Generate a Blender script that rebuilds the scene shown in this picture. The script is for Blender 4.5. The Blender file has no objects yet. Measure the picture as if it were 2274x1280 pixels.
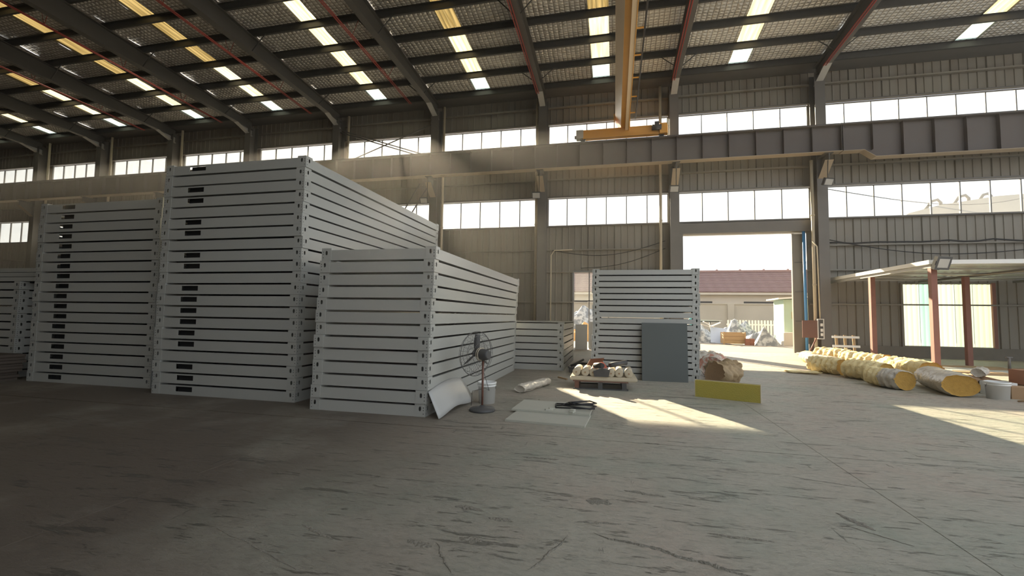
import bpy, math, random
from mathutils import Vector, Matrix, noise

# ------------------------------------------------------------------ camera, sky, sun
scene = bpy.context.scene
COL = scene.collection
F_PX, YAW, PITCH, ROLL, CAM_H = 993.2136, 0.226019258, 0.0619349128, 0.0148393504, 1.5


def cam_axes():
    cy, sy, cp, sp = math.cos(YAW), math.sin(YAW), math.cos(PITCH), math.sin(PITCH)
    fw = Vector((-sy * cp, cy * cp, sp))
    rt = Vector((cy, sy, 0))
    up = rt.cross(fw)
    cr, sr = math.cos(ROLL), math.sin(ROLL)
    return cr * rt + sr * up, -sr * rt + cr * up, fw


RT, UP, FW = cam_axes()
cam_d = bpy.data.cameras.new('camera')
cam_d.sensor_width = 36.0
cam_d.lens = F_PX / 2274 * 36
cam_d.clip_end = 500
cam_d.clip_start = 0.05
cam = bpy.data.objects.new('camera', cam_d)
COL.objects.link(cam)
cam.matrix_world = Matrix(((RT.x, UP.x, -FW.x, 0), (RT.y, UP.y, -FW.y, 0), (RT.z, UP.z, -FW.z, CAM_H), (0, 0, 0, 1)))
scene.camera = cam

SUN_AZ, SUN_EL = math.radians(-28.0), math.radians(23.1)
SUN_DIR = Vector((math.sin(SUN_AZ) * math.cos(SUN_EL), math.cos(SUN_AZ) * math.cos(SUN_EL), math.sin(SUN_EL)))

world = bpy.data.worlds.new('hazy_sky')
scene.world = world
world.use_nodes = True
wn, wl = world.node_tree.nodes, world.node_tree.links
wn.clear()
w_out = wn.new('ShaderNodeOutputWorld')
w_bg = wn.new('ShaderNodeBackground')
w_tc = wn.new('ShaderNodeTexCoord')
w_sep = wn.new('ShaderNodeSeparateXYZ')
w_ramp = wn.new('ShaderNodeValToRGB')
w_ramp.color_ramp.elements[0].position = 0.0
w_ramp.color_ramp.elements[0].color = (0.86, 0.89, 0.90, 1)
w_ramp.color_ramp.elements[1].position = 0.75
w_ramp.color_ramp.elements[1].color = (0.76, 0.84, 0.95, 1)
w_dot = wn.new('ShaderNodeVectorMath'); w_dot.operation = 'DOT_PRODUCT'
w_dot.inputs[1].default_value = SUN_DIR
w_pow = wn.new('ShaderNodeMath'); w_pow.operation = 'POWER'; w_pow.inputs[1].default_value = 7.0
w_max = wn.new('ShaderNodeMath'); w_max.operation = 'MAXIMUM'; w_max.inputs[1].default_value = 0.0
w_glow = wn.new('ShaderNodeMix'); w_glow.data_type = 'RGBA'; w_glow.blend_type = 'ADD'
w_glow.inputs['B'].default_value = (0.75, 0.6, 0.4, 1)
wl.new(w_tc.outputs['Generated'], w_sep.inputs[0])
wl.new(w_sep.outputs['Z'], w_ramp.inputs[0])
wl.new(w_tc.outputs['Generated'], w_dot.inputs[0])
wl.new(w_dot.outputs['Value'], w_max.inputs[0])
wl.new(w_max.outputs[0], w_pow.inputs[0])
wl.new(w_pow.outputs[0], w_glow.inputs['Factor'])
wl.new(w_ramp.outputs[0], w_glow.inputs['A'])
wl.new(w_glow.outputs['Result'], w_bg.inputs['Color'])
w_bg.inputs['Strength'].default_value = 1.15
wl.new(w_bg.outputs[0], w_out.inputs[0])

sun_d = bpy.data.lights.new('sun', 'SUN')
sun_d.energy = 15.0
sun_d.color = (1.0, 0.82, 0.57)
sun_d.angle = math.radians(0.53)
sun = bpy.data.objects.new('sun', sun_d)
COL.objects.link(sun)
sun.rotation_euler = SUN_DIR.to_track_quat('Z', 'Y').to_euler()
sun.location = SUN_DIR * 120

scene.view_settings.view_transform = 'Standard'
scene.view_settings.look = 'None'
scene.view_settings.exposure = 0.52
scene.view_settings.gamma = 1.0
scene.view_settings.use_curve_mapping = False
scene.cycles.max_bounces = 7
scene.cycles.diffuse_bounces = 4
scene.cycles.adaptive_threshold = 0.02
scene.cycles.transparent_max_bounces = 16

random.seed(7)
R = random.uniform


# ------------------------------------------------------------------ materials
def new_mat(name):
    m = bpy.data.materials.new(name)
    m.use_nodes = True
    nt = m.node_tree
    return m, nt, nt.nodes['Principled BSDF']


def mat(name, col, rough=0.6, metal=0.0, var=0.12, scale=6.0, bump=0.0, bscale=40.0, stretch=(1, 1, 1), col2=None, spec=0.5, rnd=0.0, coords='Object', thresh=None):
    """principled surface with noise-mixed colour, fine relief, optional per-object brightness"""
    m, nt, b = new_mat(name)
    N, L = nt.nodes, nt.links
    tc = N.new('ShaderNodeTexCoord')
    mp = N.new('ShaderNodeMapping'); mp.inputs['Scale'].default_value = stretch
    L.new(tc.outputs[coords], mp.inputs[0])
    n1 = N.new('ShaderNodeTexNoise'); n1.inputs['Scale'].default_value = scale; n1.inputs['Detail'].default_value = 6
    L.new(mp.outputs[0], n1.inputs['Vector'])
    mix = N.new('ShaderNodeMix'); mix.data_type = 'RGBA'
    c2 = col2 if col2 else tuple(c * (1 - var) for c in col)
    mix.inputs['A'].default_value = (*col, 1); mix.inputs['B'].default_value = (*c2, 1)
    if thresh:
        rp = N.new('ShaderNodeValToRGB')
        rp.color_ramp.elements[0].position, rp.color_ramp.elements[1].position = thresh
        L.new(n1.outputs['Fac'], rp.inputs[0]); L.new(rp.outputs[0], mix.inputs['Factor'])
    else:
        L.new(n1.outputs['Fac'], mix.inputs['Factor'])
    src = mix.outputs['Result']
    if rnd:
        oi = N.new('ShaderNodeObjectInfo')
        mr = N.new('ShaderNodeMapRange'); mr.inputs['To Min'].default_value = 1 - rnd; mr.inputs['To Max'].default_value = 1 + rnd
        L.new(oi.outputs['Random'], mr.inputs['Value'])
        hs = N.new('ShaderNodeHueSaturation'); L.new(mr.outputs[0], hs.inputs['Value']); L.new(src, hs.inputs['Color'])
        src = hs.outputs['Color']
    L.new(src, b.inputs['Base Color'])
    b.inputs['Roughness'].default_value = rough
    b.inputs['Metallic'].default_value = metal
    b.inputs['Specular IOR Level'].default_value = spec
    if bump:
        n2 = N.new('ShaderNodeTexNoise'); n2.inputs['Scale'].default_value = bscale; n2.inputs['Detail'].default_value = 5
        L.new(mp.outputs[0], n2.inputs['Vector'])
        bp = N.new('ShaderNodeBump'); bp.inputs['Strength'].default_value = bump; bp.inputs['Distance'].default_value = 0.02
        L.new(n2.outputs['Fac'], bp.inputs['Height']); L.new(bp.outputs[0], b.inputs['Normal'])
    return m


def glass_mat(name, tint, milky, frost_col):
    m, nt, b = new_mat(name)
    N, L = nt.nodes, nt.links
    N.remove(b)
    out = N['Material Output']
    tr = N.new('ShaderNodeBsdfTransparent'); tr.inputs[0].default_value = (*tint, 1)
    tl = N.new('ShaderNodeBsdfTranslucent'); tl.inputs[0].default_value = (*frost_col, 1)
    gl = N.new('ShaderNodeBsdfGlossy'); gl.inputs['Roughness'].default_value = 0.03
    fr = N.new('ShaderNodeFresnel'); fr.inputs[0].default_value = 1.45
    m1 = N.new('ShaderNodeMixShader'); m2 = N.new('ShaderNodeMixShader')
    tc = N.new('ShaderNodeTexCoord'); ns = N.new('ShaderNodeTexNoise'); ns.inputs['Scale'].default_value = 1.2; ns.inputs['Detail'].default_value = 4
    mr = N.new('ShaderNodeMapRange'); mr.inputs['To Min'].default_value = milky * 0.5; mr.inputs['To Max'].default_value = min(1, milky * 1.5)
    L.new(tc.outputs['Object'], ns.inputs['Vector']); L.new(ns.outputs['Fac'], mr.inputs['Value']); L.new(mr.outputs[0], m1.inputs[0])
    L.new(tr.outputs[0], m1.inputs[1]); L.new(tl.outputs[0], m1.inputs[2])
    fm = N.new('ShaderNodeMath'); fm.operation = 'MULTIPLY'; fm.inputs[1].default_value = 0.6
    L.new(fr.outputs[0], fm.inputs[0]); L.new(fm.outputs[0], m2.inputs[0])
    L.new(m1.outputs[0], m2.inputs[1]); L.new(gl.outputs[0], m2.inputs[2])
    L.new(m2.outputs[0], out.inputs[0])
    return m


def frp_mat(name, col, col2, axis_stretch, scale, opaque=0.25):
    """translucent corrugated plastic"""
    m, nt, b = new_mat(name)
    N, L = nt.nodes, nt.links
    out = N['Material Output']
    tc = N.new('ShaderNodeTexCoord'); mp = N.new('ShaderNodeMapping'); mp.inputs['Scale'].default_value = axis_stretch
    ns = N.new('ShaderNodeTexNoise'); ns.inputs['Scale'].default_value = scale; ns.inputs['Detail'].default_value = 3
    L.new(tc.outputs['Object'], mp.inputs[0]); L.new(mp.outputs[0], ns.inputs['Vector'])
    rp = N.new('ShaderNodeValToRGB'); rp.color_ramp.elements[0].position = 0.38; rp.color_ramp.elements[1].position = 0.62
    rp.color_ramp.elements[0].color = (*col, 1); rp.color_ramp.elements[1].color = (*col2, 1)
    L.new(ns.outputs['Fac'], rp.inputs[0])
    tl = N.new('ShaderNodeBsdfTranslucent'); L.new(rp.outputs[0], tl.inputs[0])
    L.new(rp.outputs[0], b.inputs['Base Color']); b.inputs['Roughness'].default_value = 0.45
    ms = N.new('ShaderNodeMixShader'); ms.inputs[0].default_value = opaque
    L.new(tl.outputs[0], ms.inputs[1]); L.new(b.outputs[0], ms.inputs[2]); L.new(ms.outputs[0], out.inputs[0])
    return m


M = {}
M['paint'] = mat('white_grey_paint', (0.44, 0.443, 0.41), 0.24, var=0.05, scale=2.0, rnd=0.04)
M['dark'] = mat('dark_hole', (0.02, 0.02, 0.02), 0.8)  # near-black paint standing in for the shade inside holes and vents
M['deck'] = mat('galvanised_deck', (0.30, 0.30, 0.30), 0.6)
M['clad'] = mat('cladding_paint', (0.27, 0.262, 0.225), 0.5, col2=(0.205, 0.172, 0.135), scale=0.9, stretch=(3, 1, 0.4), rnd=0.05)
M['steel'] = mat('grey_steel_paint', (0.165, 0.155, 0.142), 0.5, var=0.25, scale=2.5)
M['beam'] = mat('crane_beam_paint', (0.125, 0.118, 0.115), 0.55, var=0.3, scale=1.5, col2=(0.12, 0.095, 0.082))
M['purlin'] = mat('purlin_steel', (0.085, 0.085, 0.08), 0.55, var=0.3)
M['rafter'] = mat('rafter_steel', (0.13, 0.125, 0.115), 0.5, var=0.3, scale=1.5)
M['rust'] = mat('red_oxide_steel', (0.29, 0.12, 0.085), 0.6, var=0.3, scale=4)
M['frame'] = mat('window_frame', (0.20, 0.20, 0.20), 0.5)
M['glass'] = glass_mat('window_glass', (0.93, 0.95, 0.95), 0.03, (0.95, 0.95, 0.93))
M['skylight0'] = frp_mat('skylight_sheet_green', (0.46, 0.56, 0.48), (0.54, 0.62, 0.56), (6, 0.35, 1), 1.5, 0.25)
M['skylight1'] = frp_mat('skylight_sheet_cream', (0.62, 0.50, 0.26), (0.60, 0.58, 0.42), (6, 0.35, 1), 1.5, 0.25)
M['skylight2'] = frp_mat('skylight_sheet_aged', (0.13, 0.095, 0.035), (0.26, 0.20, 0.085), (9, 0.35, 1), 1.5, 0.3)
M['frp'] = frp_mat('frp_wall_sheet', (0.28, 0.31, 0.30), (0.25, 0.30, 0.28), (1.1, 1, 0.05), 1.3, 0.2)
M['frp2'] = frp_mat('frp_mint_sheet', (0.15, 0.30, 0.27), (0.18, 0.31, 0.29), (1.1, 1, 0.3), 1.3, 0.2)
M['frp3'] = frp_mat('frp_pale_green_sheet', (0.25, 0.30, 0.25), (0.20, 0.30, 0.24), (1.1, 1, 0.3), 1.3, 0.2)
M['crane'] = mat('crane_yellow', (0.78, 0.40, 0.075), 0.42, var=0.18, scale=1.0)
M['crane_lit'] = mat('crane_yellow_lit', (0.90, 0.73, 0.52), 0.35, var=0.12, scale=1.0)  # crane paint lightened to carry the window light on the girder faces
M['pvc'] = mat('cream_pipe', (0.62, 0.54, 0.40), 0.4, var=0.2)
M['blue'] = mat('blue_pipe', (0.10, 0.36, 0.75), 0.4)
M['redpipe'] = mat('red_pipe', (0.42, 0.06, 0.045), 0.5)
M['black'] = mat('black_rubber', (0.02, 0.02, 0.022), 0.6)
M['darkgrey'] = mat('dark_grey_metal', (0.07, 0.07, 0.07), 0.5)
M['concrete_wall'] = mat('plinth_concrete', (0.23, 0.21, 0.18), 0.9, var=0.3, scale=3, bump=0.3)
M['wood'] = mat('raw_wood', (0.50, 0.34, 0.18), 0.75, var=0.35, scale=4, stretch=(1, 8, 8))
M['brownbox'] = mat('brown_sheet_metal', (0.17, 0.075, 0.05), 0.5, var=0.2)
M['white'] = mat('white_plastic', (0.78, 0.78, 0.75), 0.35, var=0.06)
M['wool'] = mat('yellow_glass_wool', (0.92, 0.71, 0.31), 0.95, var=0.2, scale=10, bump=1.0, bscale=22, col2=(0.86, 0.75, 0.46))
M['wool_end'] = mat('cut_glass_wool', (0.62, 0.36, 0.08), 0.95, var=0.35, scale=14, bump=0.6, bscale=70)
M['film'] = mat('plastic_film', (0.66, 0.60, 0.50), 0.22, var=0.35, scale=5, bump=0.9, bscale=14, stretch=(1, 1, 1))
M['bubble'] = mat('wrapped_roll_cover', (0.60, 0.52, 0.38), 0.5, var=0.15, scale=8)
M['card'] = mat('cardboard', (0.42, 0.27, 0.15), 0.85, var=0.2)
M['cardred'] = mat('reddish_carton', (0.46, 0.22, 0.13), 0.8, var=0.2)
M['ply'] = mat('grey_board', (0.50, 0.495, 0.42), 0.6, var=0.18, scale=3)
M['greypanel'] = mat('dark_grey_panel', (0.095, 0.11, 0.105), 0.45, var=0.05)
M['sheet'] = mat('bare_white_sheet', (0.46, 0.46, 0.44), 0.4, var=0.1)
M['tarp'] = mat('pale_tarpaulin', (0.52, 0.54, 0.54), 0.5, scale=4, bump=1.0, bscale=9, col2=(0.20, 0.22, 0.24), thresh=(0.42, 0.56))
M['tile_edge_shade'] = mat('tile_edge_shade', (0.17, 0.10, 0.09), 0.9)  # darkened colour draws the shade lines between tile courses
M['teal'] = mat('teal_tarpaulin', (0.10, 0.42, 0.38), 0.5, var=0.3)
M['paleblue'] = mat('pale_blue_sheet', (0.50, 0.60, 0.78), 0.4, var=0.1)
M['kiosk'] = mat('mint_cabinet', (0.42, 0.55, 0.44), 0.5, var=0.06)
M['render'] = mat('rendered_wall', (0.70, 0.64, 0.55), 0.9, var=0.18, scale=0.8, bump=0.2)
M['render2'] = mat('boundary_wall_render', (0.50, 0.46, 0.385), 0.9, var=0.25, scale=0.6, bump=0.2)
M['tile'] = mat('clay_roof_tile', (0.36, 0.24, 0.22), 0.8, var=0.3, scale=5)
M['brick'] = mat('red_brick', (0.35, 0.15, 0.10), 0.85, var=0.3, scale=6, rnd=0.15)
M['tank'] = mat('pale_roof_shell', (0.50, 0.46, 0.40), 0.6, var=0.12, scale=0.3)
M['yard'] = mat('yard_concrete', (0.36, 0.30, 0.235), 0.9, var=0.2, scale=0.4, bump=0.15, bscale=3)
M['mesh_dark'] = mat('fan_wire', (0.12, 0.115, 0.11), 0.5)
M['lamp_glass'] = mat('lamp_glass', (0.48, 0.47, 0.44), 0.2)
M['orange_pile'] = mat('ochre_pile', (0.70, 0.42, 0.16), 0.8, var=0.3)
M['cloth'] = mat('orange_red_cloth', (0.55, 0.12, 0.07), 0.9, var=0.4)
M['bag'] = mat('brown_wrapped_wool', (0.50, 0.36, 0.20), 0.6, var=0.35, scale=7, bump=0.6, bscale=16)
M['bagred'] = mat('red_striped_wool', (0.55, 0.26, 0.18), 0.7, var=0.4, scale=9, col2=(0.66, 0.58, 0.48), bump=0.5, bscale=14, thresh=(0.45, 0.55))


def floor_mat():
    m, nt, b = new_mat('worn_concrete')
    N, L = nt.nodes, nt.links
    tc = N.new('ShaderNodeTexCoord')

    def ns(scale, detail=6, stretch=(1, 1, 1), rot=0.0, rough=0.6):
        mp = N.new('ShaderNodeMapping'); mp.inputs['Scale'].default_value = stretch; mp.inputs['Rotation'].default_value = (0, 0, rot)
        L.new(geo.outputs['Position'], mp.inputs[0])
        n = N.new('ShaderNodeTexNoise'); n.inputs['Scale'].default_value = scale; n.inputs['Detail'].default_value = detail; n.inputs['Roughness'].default_value = rough
        L.new(mp.outputs[0], n.inputs['Vector'])
        return n.outputs['Fac']

    def ramp(src, a, b_, ca=(0, 0, 0, 1), cb=(1, 1, 1, 1)):
        r = N.new('ShaderNodeValToRGB'); r.color_ramp.elements[0].position = a; r.color_ramp.elements[1].position = b_
        r.color_ramp.elements[0].color = ca; r.color_ramp.elements[1].color = cb
        L.new(src, r.inputs[0]); return r.outputs[0]

    def mix(f, a, b_, blend='MIX'):
        x = N.new('ShaderNodeMix'); x.data_type = 'RGBA'; x.blend_type = blend
        if isinstance(f, float): x.inputs['Factor'].default_value = f
        else: L.new(f, x.inputs['Factor'])
        for k, v in (('A', a), ('B', b_)):
            if isinstance(v, tuple): x.inputs[k].default_value = v
            else: L.new(v, x.inputs[k])
        return x.outputs['Result']

    geo = N.new('ShaderNodeNewGeometry')
    base = mix(ramp(ns(0.45, 4), 0.40, 0.60), (0.39, 0.415, 0.33, 1), (0.53, 0.44, 0.355, 1))
    base = mix(ramp(ns(2.2, 8, rough=0.7), 0.35, 0.7), base, (0.53, 0.49, 0.40, 1))
    base = mix(ramp(ns(14.0, 6, (0.6, 1.6, 1), 0.2, 0.7), 0.48, 0.75), base, (0.30, 0.285, 0.225, 1))
    # trodden-in soil, thicker towards the stacks in the west half of the hall
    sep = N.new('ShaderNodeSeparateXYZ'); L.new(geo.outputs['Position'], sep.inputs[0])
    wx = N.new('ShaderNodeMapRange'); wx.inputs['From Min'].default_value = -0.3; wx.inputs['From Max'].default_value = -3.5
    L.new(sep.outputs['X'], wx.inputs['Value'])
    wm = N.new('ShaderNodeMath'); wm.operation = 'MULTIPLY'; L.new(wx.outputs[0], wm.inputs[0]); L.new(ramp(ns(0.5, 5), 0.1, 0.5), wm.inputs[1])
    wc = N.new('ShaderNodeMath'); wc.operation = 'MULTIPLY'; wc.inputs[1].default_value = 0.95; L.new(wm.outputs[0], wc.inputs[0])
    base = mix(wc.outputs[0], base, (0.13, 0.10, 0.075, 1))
    # gouges and scratches
    s1 = ramp(ns(2.6, 9, (0.30, 1.8, 1), 0.22, 0.8), 0.59, 0.63)
    s2 = ramp(ns(7.0, 7, (0.35, 1.7, 1), 0.12, 0.75), 0.595, 0.64)
    s3 = ramp(ns(4.0, 7, (1.8, 0.22, 1), 0.7, 0.75), 0.65, 0.68)
    sc = mix(1.0, mix(1.0, s1, s2, 'LIGHTEN'), s3, 'LIGHTEN')
    base = mix(mix(1.0, sc, (0.6, 0.6, 0.6, 1), 'MULTIPLY'), base, (0.15, 0.14, 0.105, 1))
    L.new(base, b.inputs['Base Color'])
    b.inputs['Roughness'].default_value = 0.5
    b.inputs['Specular IOR Level'].default_value = 0.6
    h = N.new('ShaderNodeMath'); h.operation = 'SUBTRACT'
    L.new(ns(7.0, 8, (0.8, 1.6, 1), 0.3, 0.75), h.inputs[0])
    sm = N.new('ShaderNodeMath'); sm.operation = 'MULTIPLY'; sm.inputs[1].default_value = 0.8
    L.new(sc, sm.inputs[0]); L.new(sm.outputs[0], h.inputs[1])
    bp = N.new('ShaderNodeBump'); bp.inputs['Strength'].default_value = 0.9; bp.inputs['Distance'].default_value = 0.05
    L.new(h.outputs[0], bp.inputs['Height']); L.new(bp.outputs[0], b.inputs['Normal'])
    return m


def foil_mat():
    m, nt, b = new_mat('foil_insulation')
    N, L = nt.nodes, nt.links
    geo = N.new('ShaderNodeNewGeometry')

    def wave(axis, scale):
        w = N.new('ShaderNodeTexWave'); w.wave_type = 'BANDS'; w.bands_direction = axis; w.inputs['Scale'].default_value = scale
        w.inputs['Distortion'].default_value = 1.2; w.inputs['Detail'].default_value = 2; w.inputs['Detail Scale'].default_value = 0.6
        L.new(geo.outputs['Position'], w.inputs['Vector'])
        return w.outputs['Fac']
    a, c = wave('X', 1.6), wave('Y', 2.0)
    mx = N.new('ShaderNodeMath'); mx.operation = 'MAXIMUM'; L.new(a, mx.inputs[0]); L.new(c, mx.inputs[1])
    rp = N.new('ShaderNodeValToRGB'); rp.color_ramp.elements[0].position = 0.91; rp.color_ramp.elements[1].position = 0.995
    rp.color_ramp.elements[0].color = (0.96, 0.94, 0.89, 1); rp.color_ramp.elements[1].color = (0.26, 0.24, 0.21, 1)
    L.new(mx.outputs[0], rp.inputs[0])
    oi = N.new('ShaderNodeObjectInfo'); mr = N.new('ShaderNodeMapRange'); mr.inputs['To Min'].default_value = 0.8; mr.inputs['To Max'].default_value = 1.1
    L.new(oi.outputs['Random'], mr.inputs['Value'])
    hs = N.new('ShaderNodeHueSaturation'); L.new(mr.outputs[0], hs.inputs['Value']); L.new(rp.outputs[0], hs.inputs['Color'])
    L.new(hs.outputs[0], b.inputs['Base Color'])
    b.inputs['Metallic'].default_value = 0.25
    b.inputs['Roughness'].default_value = 0.22
    n = N.new('ShaderNodeTexNoise'); n.inputs['Scale'].default_value = 2.2; n.inputs['Detail'].default_value = 5
    L.new(geo.outputs['Position'], n.inputs['Vector'])
    ad = N.new('ShaderNodeMath'); ad.operation = 'MULTIPLY_ADD'; ad.inputs[1].default_value = -0.25
    L.new(mx.outputs[0], ad.inputs[0]); L.new(n.outputs['Fac'], ad.inputs[2])
    bp = N.new('ShaderNodeBump'); bp.inputs['Strength'].default_value = 0.8; bp.inputs['Distance'].default_value = 0.25
    L.new(ad.outputs[0], bp.inputs['Height']); L.new(bp.outputs[0], b.inputs['Normal'])
    return m


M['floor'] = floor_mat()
M['foil'] = foil_mat()


# ------------------------------------------------------------------ mesh helpers
class MB:
    def __init__(self):
        self.v, self.f, self.mi, self.sm = [], [], [], []

    def face(self, idx, mi=0, sm=False):
        self.f.append(idx); self.mi.append(mi); self.sm.append(sm)

    def quad(self, a, b, c, d, mi=0):
        n = len(self.v); self.v += [tuple(a), tuple(b), tuple(c), tuple(d)]
        self.face((n, n + 1, n + 2, n + 3), mi); return self

    def box(self, x0, x1, y0, y1, z0, z1, mi=0, mtx=None):
        n = len(self.v)
        P = [(x, y, z) for z in (z0, z1) for y in (y0, y1) for x in (x0, x1)]
        if mtx is not None: P = [tuple(mtx @ Vector(p)) for p in P]
        self.v += P
        for q in ((0, 2, 3, 1), (4, 5, 7, 6), (0, 1, 5, 4), (2, 6, 7, 3), (0, 4, 6, 2), (1, 3, 7, 5)):
            self.face(tuple(n + k for k in q), mi)
        return self

    def prism(self, poly, axis, a0, a1, mi=0):
        """poly of 2-D points extruded along axis ('x','y','z') from a0 to a1"""
        n, k = len(self.v), len(poly)
        for a in (a0, a1):
            for (p, q) in poly:
                self.v.append({'x': (a, p, q), 'y': (p, a, q), 'z': (p, q, a)}[axis])
        self.face(tuple(n + i for i in range(k)), mi); self.face(tuple(n + k + i for i in reversed(range(k))), mi)
        for i in range(k):
            j = (i + 1) % k
            self.face((n + i, n + k + i, n + k + j, n + j), mi)
        return self

    def tube(self, pts, r, seg=8, mi=0, cap=True, smooth=True):
        pts = [Vector(p) for p in pts]
        rs = r if isinstance(r, (list, tuple)) else [r] * len(pts)
        n0 = len(self.v)
        ref = None
        for i, p in enumerate(pts):
            t = (pts[min(i + 1, len(pts) - 1)] - pts[max(i - 1, 0)]).normalized()
            if ref is None:
                ref = t.orthogonal().normalized()
            ref = (ref - t * ref.dot(t)).normalized()
            bi = t.cross(ref)
            for s in range(seg):
                a = 2 * math.pi * s / seg
                self.v.append(tuple(p + (ref * math.cos(a) + bi * math.sin(a)) * rs[i]))
        for i in range(len(pts) - 1):
            for s in range(seg):
                s2 = (s + 1) % seg
                self.face((n0 + i * seg + s, n0 + i * seg + s2, n0 + (i + 1) * seg + s2, n0 + (i + 1) * seg + s), mi, smooth)
        if cap:
            self.face(tuple(n0 + s for s in reversed(range(seg))), mi)
            e = n0 + (len(pts) - 1) * seg
            self.face(tuple(e + s for s in range(seg)), mi)
        return self

    def lathe(self, prof, c=(0, 0, 0), seg=20, mi=0, smooth=True):
        n0 = len(self.v)
        for (r, z) in prof:
            for s in range(seg):
                a = 2 * math.pi * s / seg
                self.v.append((c[0] + r * math.cos(a), c[1] + r * math.sin(a), c[2] + z))
        for i in range(len(prof) - 1):
            for s in range(seg):
                s2 = (s + 1) % seg
                self.face((n0 + i * seg + s, n0 + i * seg + s2, n0 + (i + 1) * seg + s2, n0 + (i + 1) * seg + s), mi, smooth)
        return self

    def mesh(self, name, mats):
        me = bpy.data.meshes.new(name)
        me.from_pydata(self.v, [], self.f)
        for m in (mats if isinstance(mats, (list, tuple)) else [mats]):
            me.materials.append(M[m] if isinstance(m, str) else m)
        me.polygons.foreach_set('material_index', self.mi)
        me.polygons.foreach_set('use_smooth', self.sm)
        me.update()
        return me

    def build(self, name, mats, parent=None, loc=(0, 0, 0), rot=(0, 0, 0)):
        return link(name, self.mesh(name, mats), parent, loc, rot)


def link(name, me, parent=None, loc=(0, 0, 0), rot=(0, 0, 0)):
    o = bpy.data.objects.new(name, me)
    COL.objects.link(o)
    o.parent = parent
    o.location = loc
    o.rotation_euler = rot
    return o


def tag(o, label, cat, group=None):
    o['label'] = label; o['category'] = cat
    if group: o['group'] = group
    return o


def thing(name, label, cat, loc=(0, 0, 0), rz=0.0, group=None):
    o = bpy.data.objects.new(name, None)
    COL.objects.link(o)
    o.empty_display_size = 0.2
    o.location = loc; o.rotation_euler = (0, 0, rz)
    return tag(o, label, cat, group)


def struct(o):
    o['kind'] = 'structure'
    return o


def ground_px(x, y, z=0.0):
    d = FW + RT * ((x - 1137) / F_PX) - UP * ((y - 640) / F_PX)
    t = (z - CAM_H) / d.z
    return Vector((d.x * t, d.y * t, z))


ORD = ['', 'first', 'second', 'third', 'fourth', 'fifth', 'sixth', 'seventh', 'eighth', 'ninth', 'tenth', 'eleventh', 'twelfth',
       'thirteenth', 'fourteenth', 'fifteenth', 'sixteenth', 'seventeenth', 'eighteenth', 'nineteenth', 'twentieth', 'twenty-first']

# ------------------------------------------------------------------ hall dimensions
WY = 22.0                     # inner face of the back wall
COLX = [20.4, 8.62, 2.66, -3.46, -9.12, -14.92, -20.7, -26.25, -31.9, -37.25, -42.8]
XL, XR = -48.4, 26.0
FLOOR_Y0 = -10.0


def zr(y):
    return 12.75 + 0.083 * (WY - y)


def zraft(y):
    return 12.10 + 0.045 * (21.4 - y)


# ------------------------------------------------------------------ floor and yard
fl = struct(MB().box(XL, XR, FLOOR_Y0, WY + 0.3, -0.45, -0.03).build('floor', 'concrete_wall'))
xj = [XL] + [2.25 + 6.0 * k for k in range(-8, 4)] + [XR]
yj = [FLOOR_Y0, -3.6, 5.68, 15.0, WY + 0.3]
for i in range(len(xj) - 1):
    for j in range(len(yj) - 1):
        gx, gy = 0.0018, 0.013
        x0, x1, y0, y1 = xj[i] + gx, xj[i + 1] - gx, yj[j] + gy, yj[j + 1] - gy
        mb = MB(); n = []
        c = 0.003
        lo = [(x0, y0, -0.2), (x1, y0, -0.2), (x1, y1, -0.2), (x0, y1, -0.2)]
        mi_ = [(x0, y0, -c), (x1, y0, -c), (x1, y1, -c), (x0, y1, -c)]
        up = [(x0 + c, y0 + c, 0), (x1 - c, y0 + c, 0), (x1 - c, y1 - c, 0), (x0 + c, y1 - c, 0)]
        mb.v += lo + mi_ + up
        for k in range(4):
            k2 = (k + 1) % 4
            mb.face((k, k2, 4 + k2, 4 + k)); mb.face((4 + k, 4 + k2, 8 + k2, 8 + k))
        mb.face((8, 9, 10, 11))
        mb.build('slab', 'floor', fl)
M['tan'] = mat('lit_tan_steel', (0.42, 0.34, 0.245), 0.5, var=0.25, scale=2)  # beam steel lightened, light caught by flanges and bracket undersides put into colour
M['darkbrown'] = mat('dark_brown_board', (0.11, 0.085, 0.065), 0.7, var=0.3, scale=5)
M['soil'] = mat('loose_soil', (0.31, 0.285, 0.23), 0.95, var=0.5, scale=30, bump=0.8, bscale=60)


def gouge(p, q, w, h, seed):
    """scraped-up ridge of crumbled concrete on the slab"""
    a, b = ground_px(*p), ground_px(*q)
    n = max(10, int((b - a).length / 0.02))
    d = (b - a).normalized(); nr = Vector((-d.y, d.x, 0))
    mb = MB()
    for i in range(n + 1):
        u = i / n
        e = math.sin(math.pi * u) ** 0.5
        wob = min(0.05, 0.05 * (b - a).length) * noise.noise(Vector((u * 4 + seed, seed, 0)))
        for k, t in enumerate((-1, -0.4, 0.3, 1)):
            ww = 1.3 * w * e * (0.35 + 1.3 * abs(noise.noise(Vector((u * 14 + seed, k * 3.1, seed)))))
            c = a.lerp(b, u) + nr * (wob + t * ww)
            mb.v.append((c.x, c.y, 0.0005 if k in (0, 3) else 0.002 + h * e * abs(noise.noise(Vector((u * 22, k * 5.0, seed))))))
    for i in range(n):
        for k in range(3):
            m_ = i * 4 + k
            mb.face((m_, m_ + 4, m_ + 5, m_ + 1), 0, False)
    mb.build('gouge', 'soil', fl)


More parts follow.
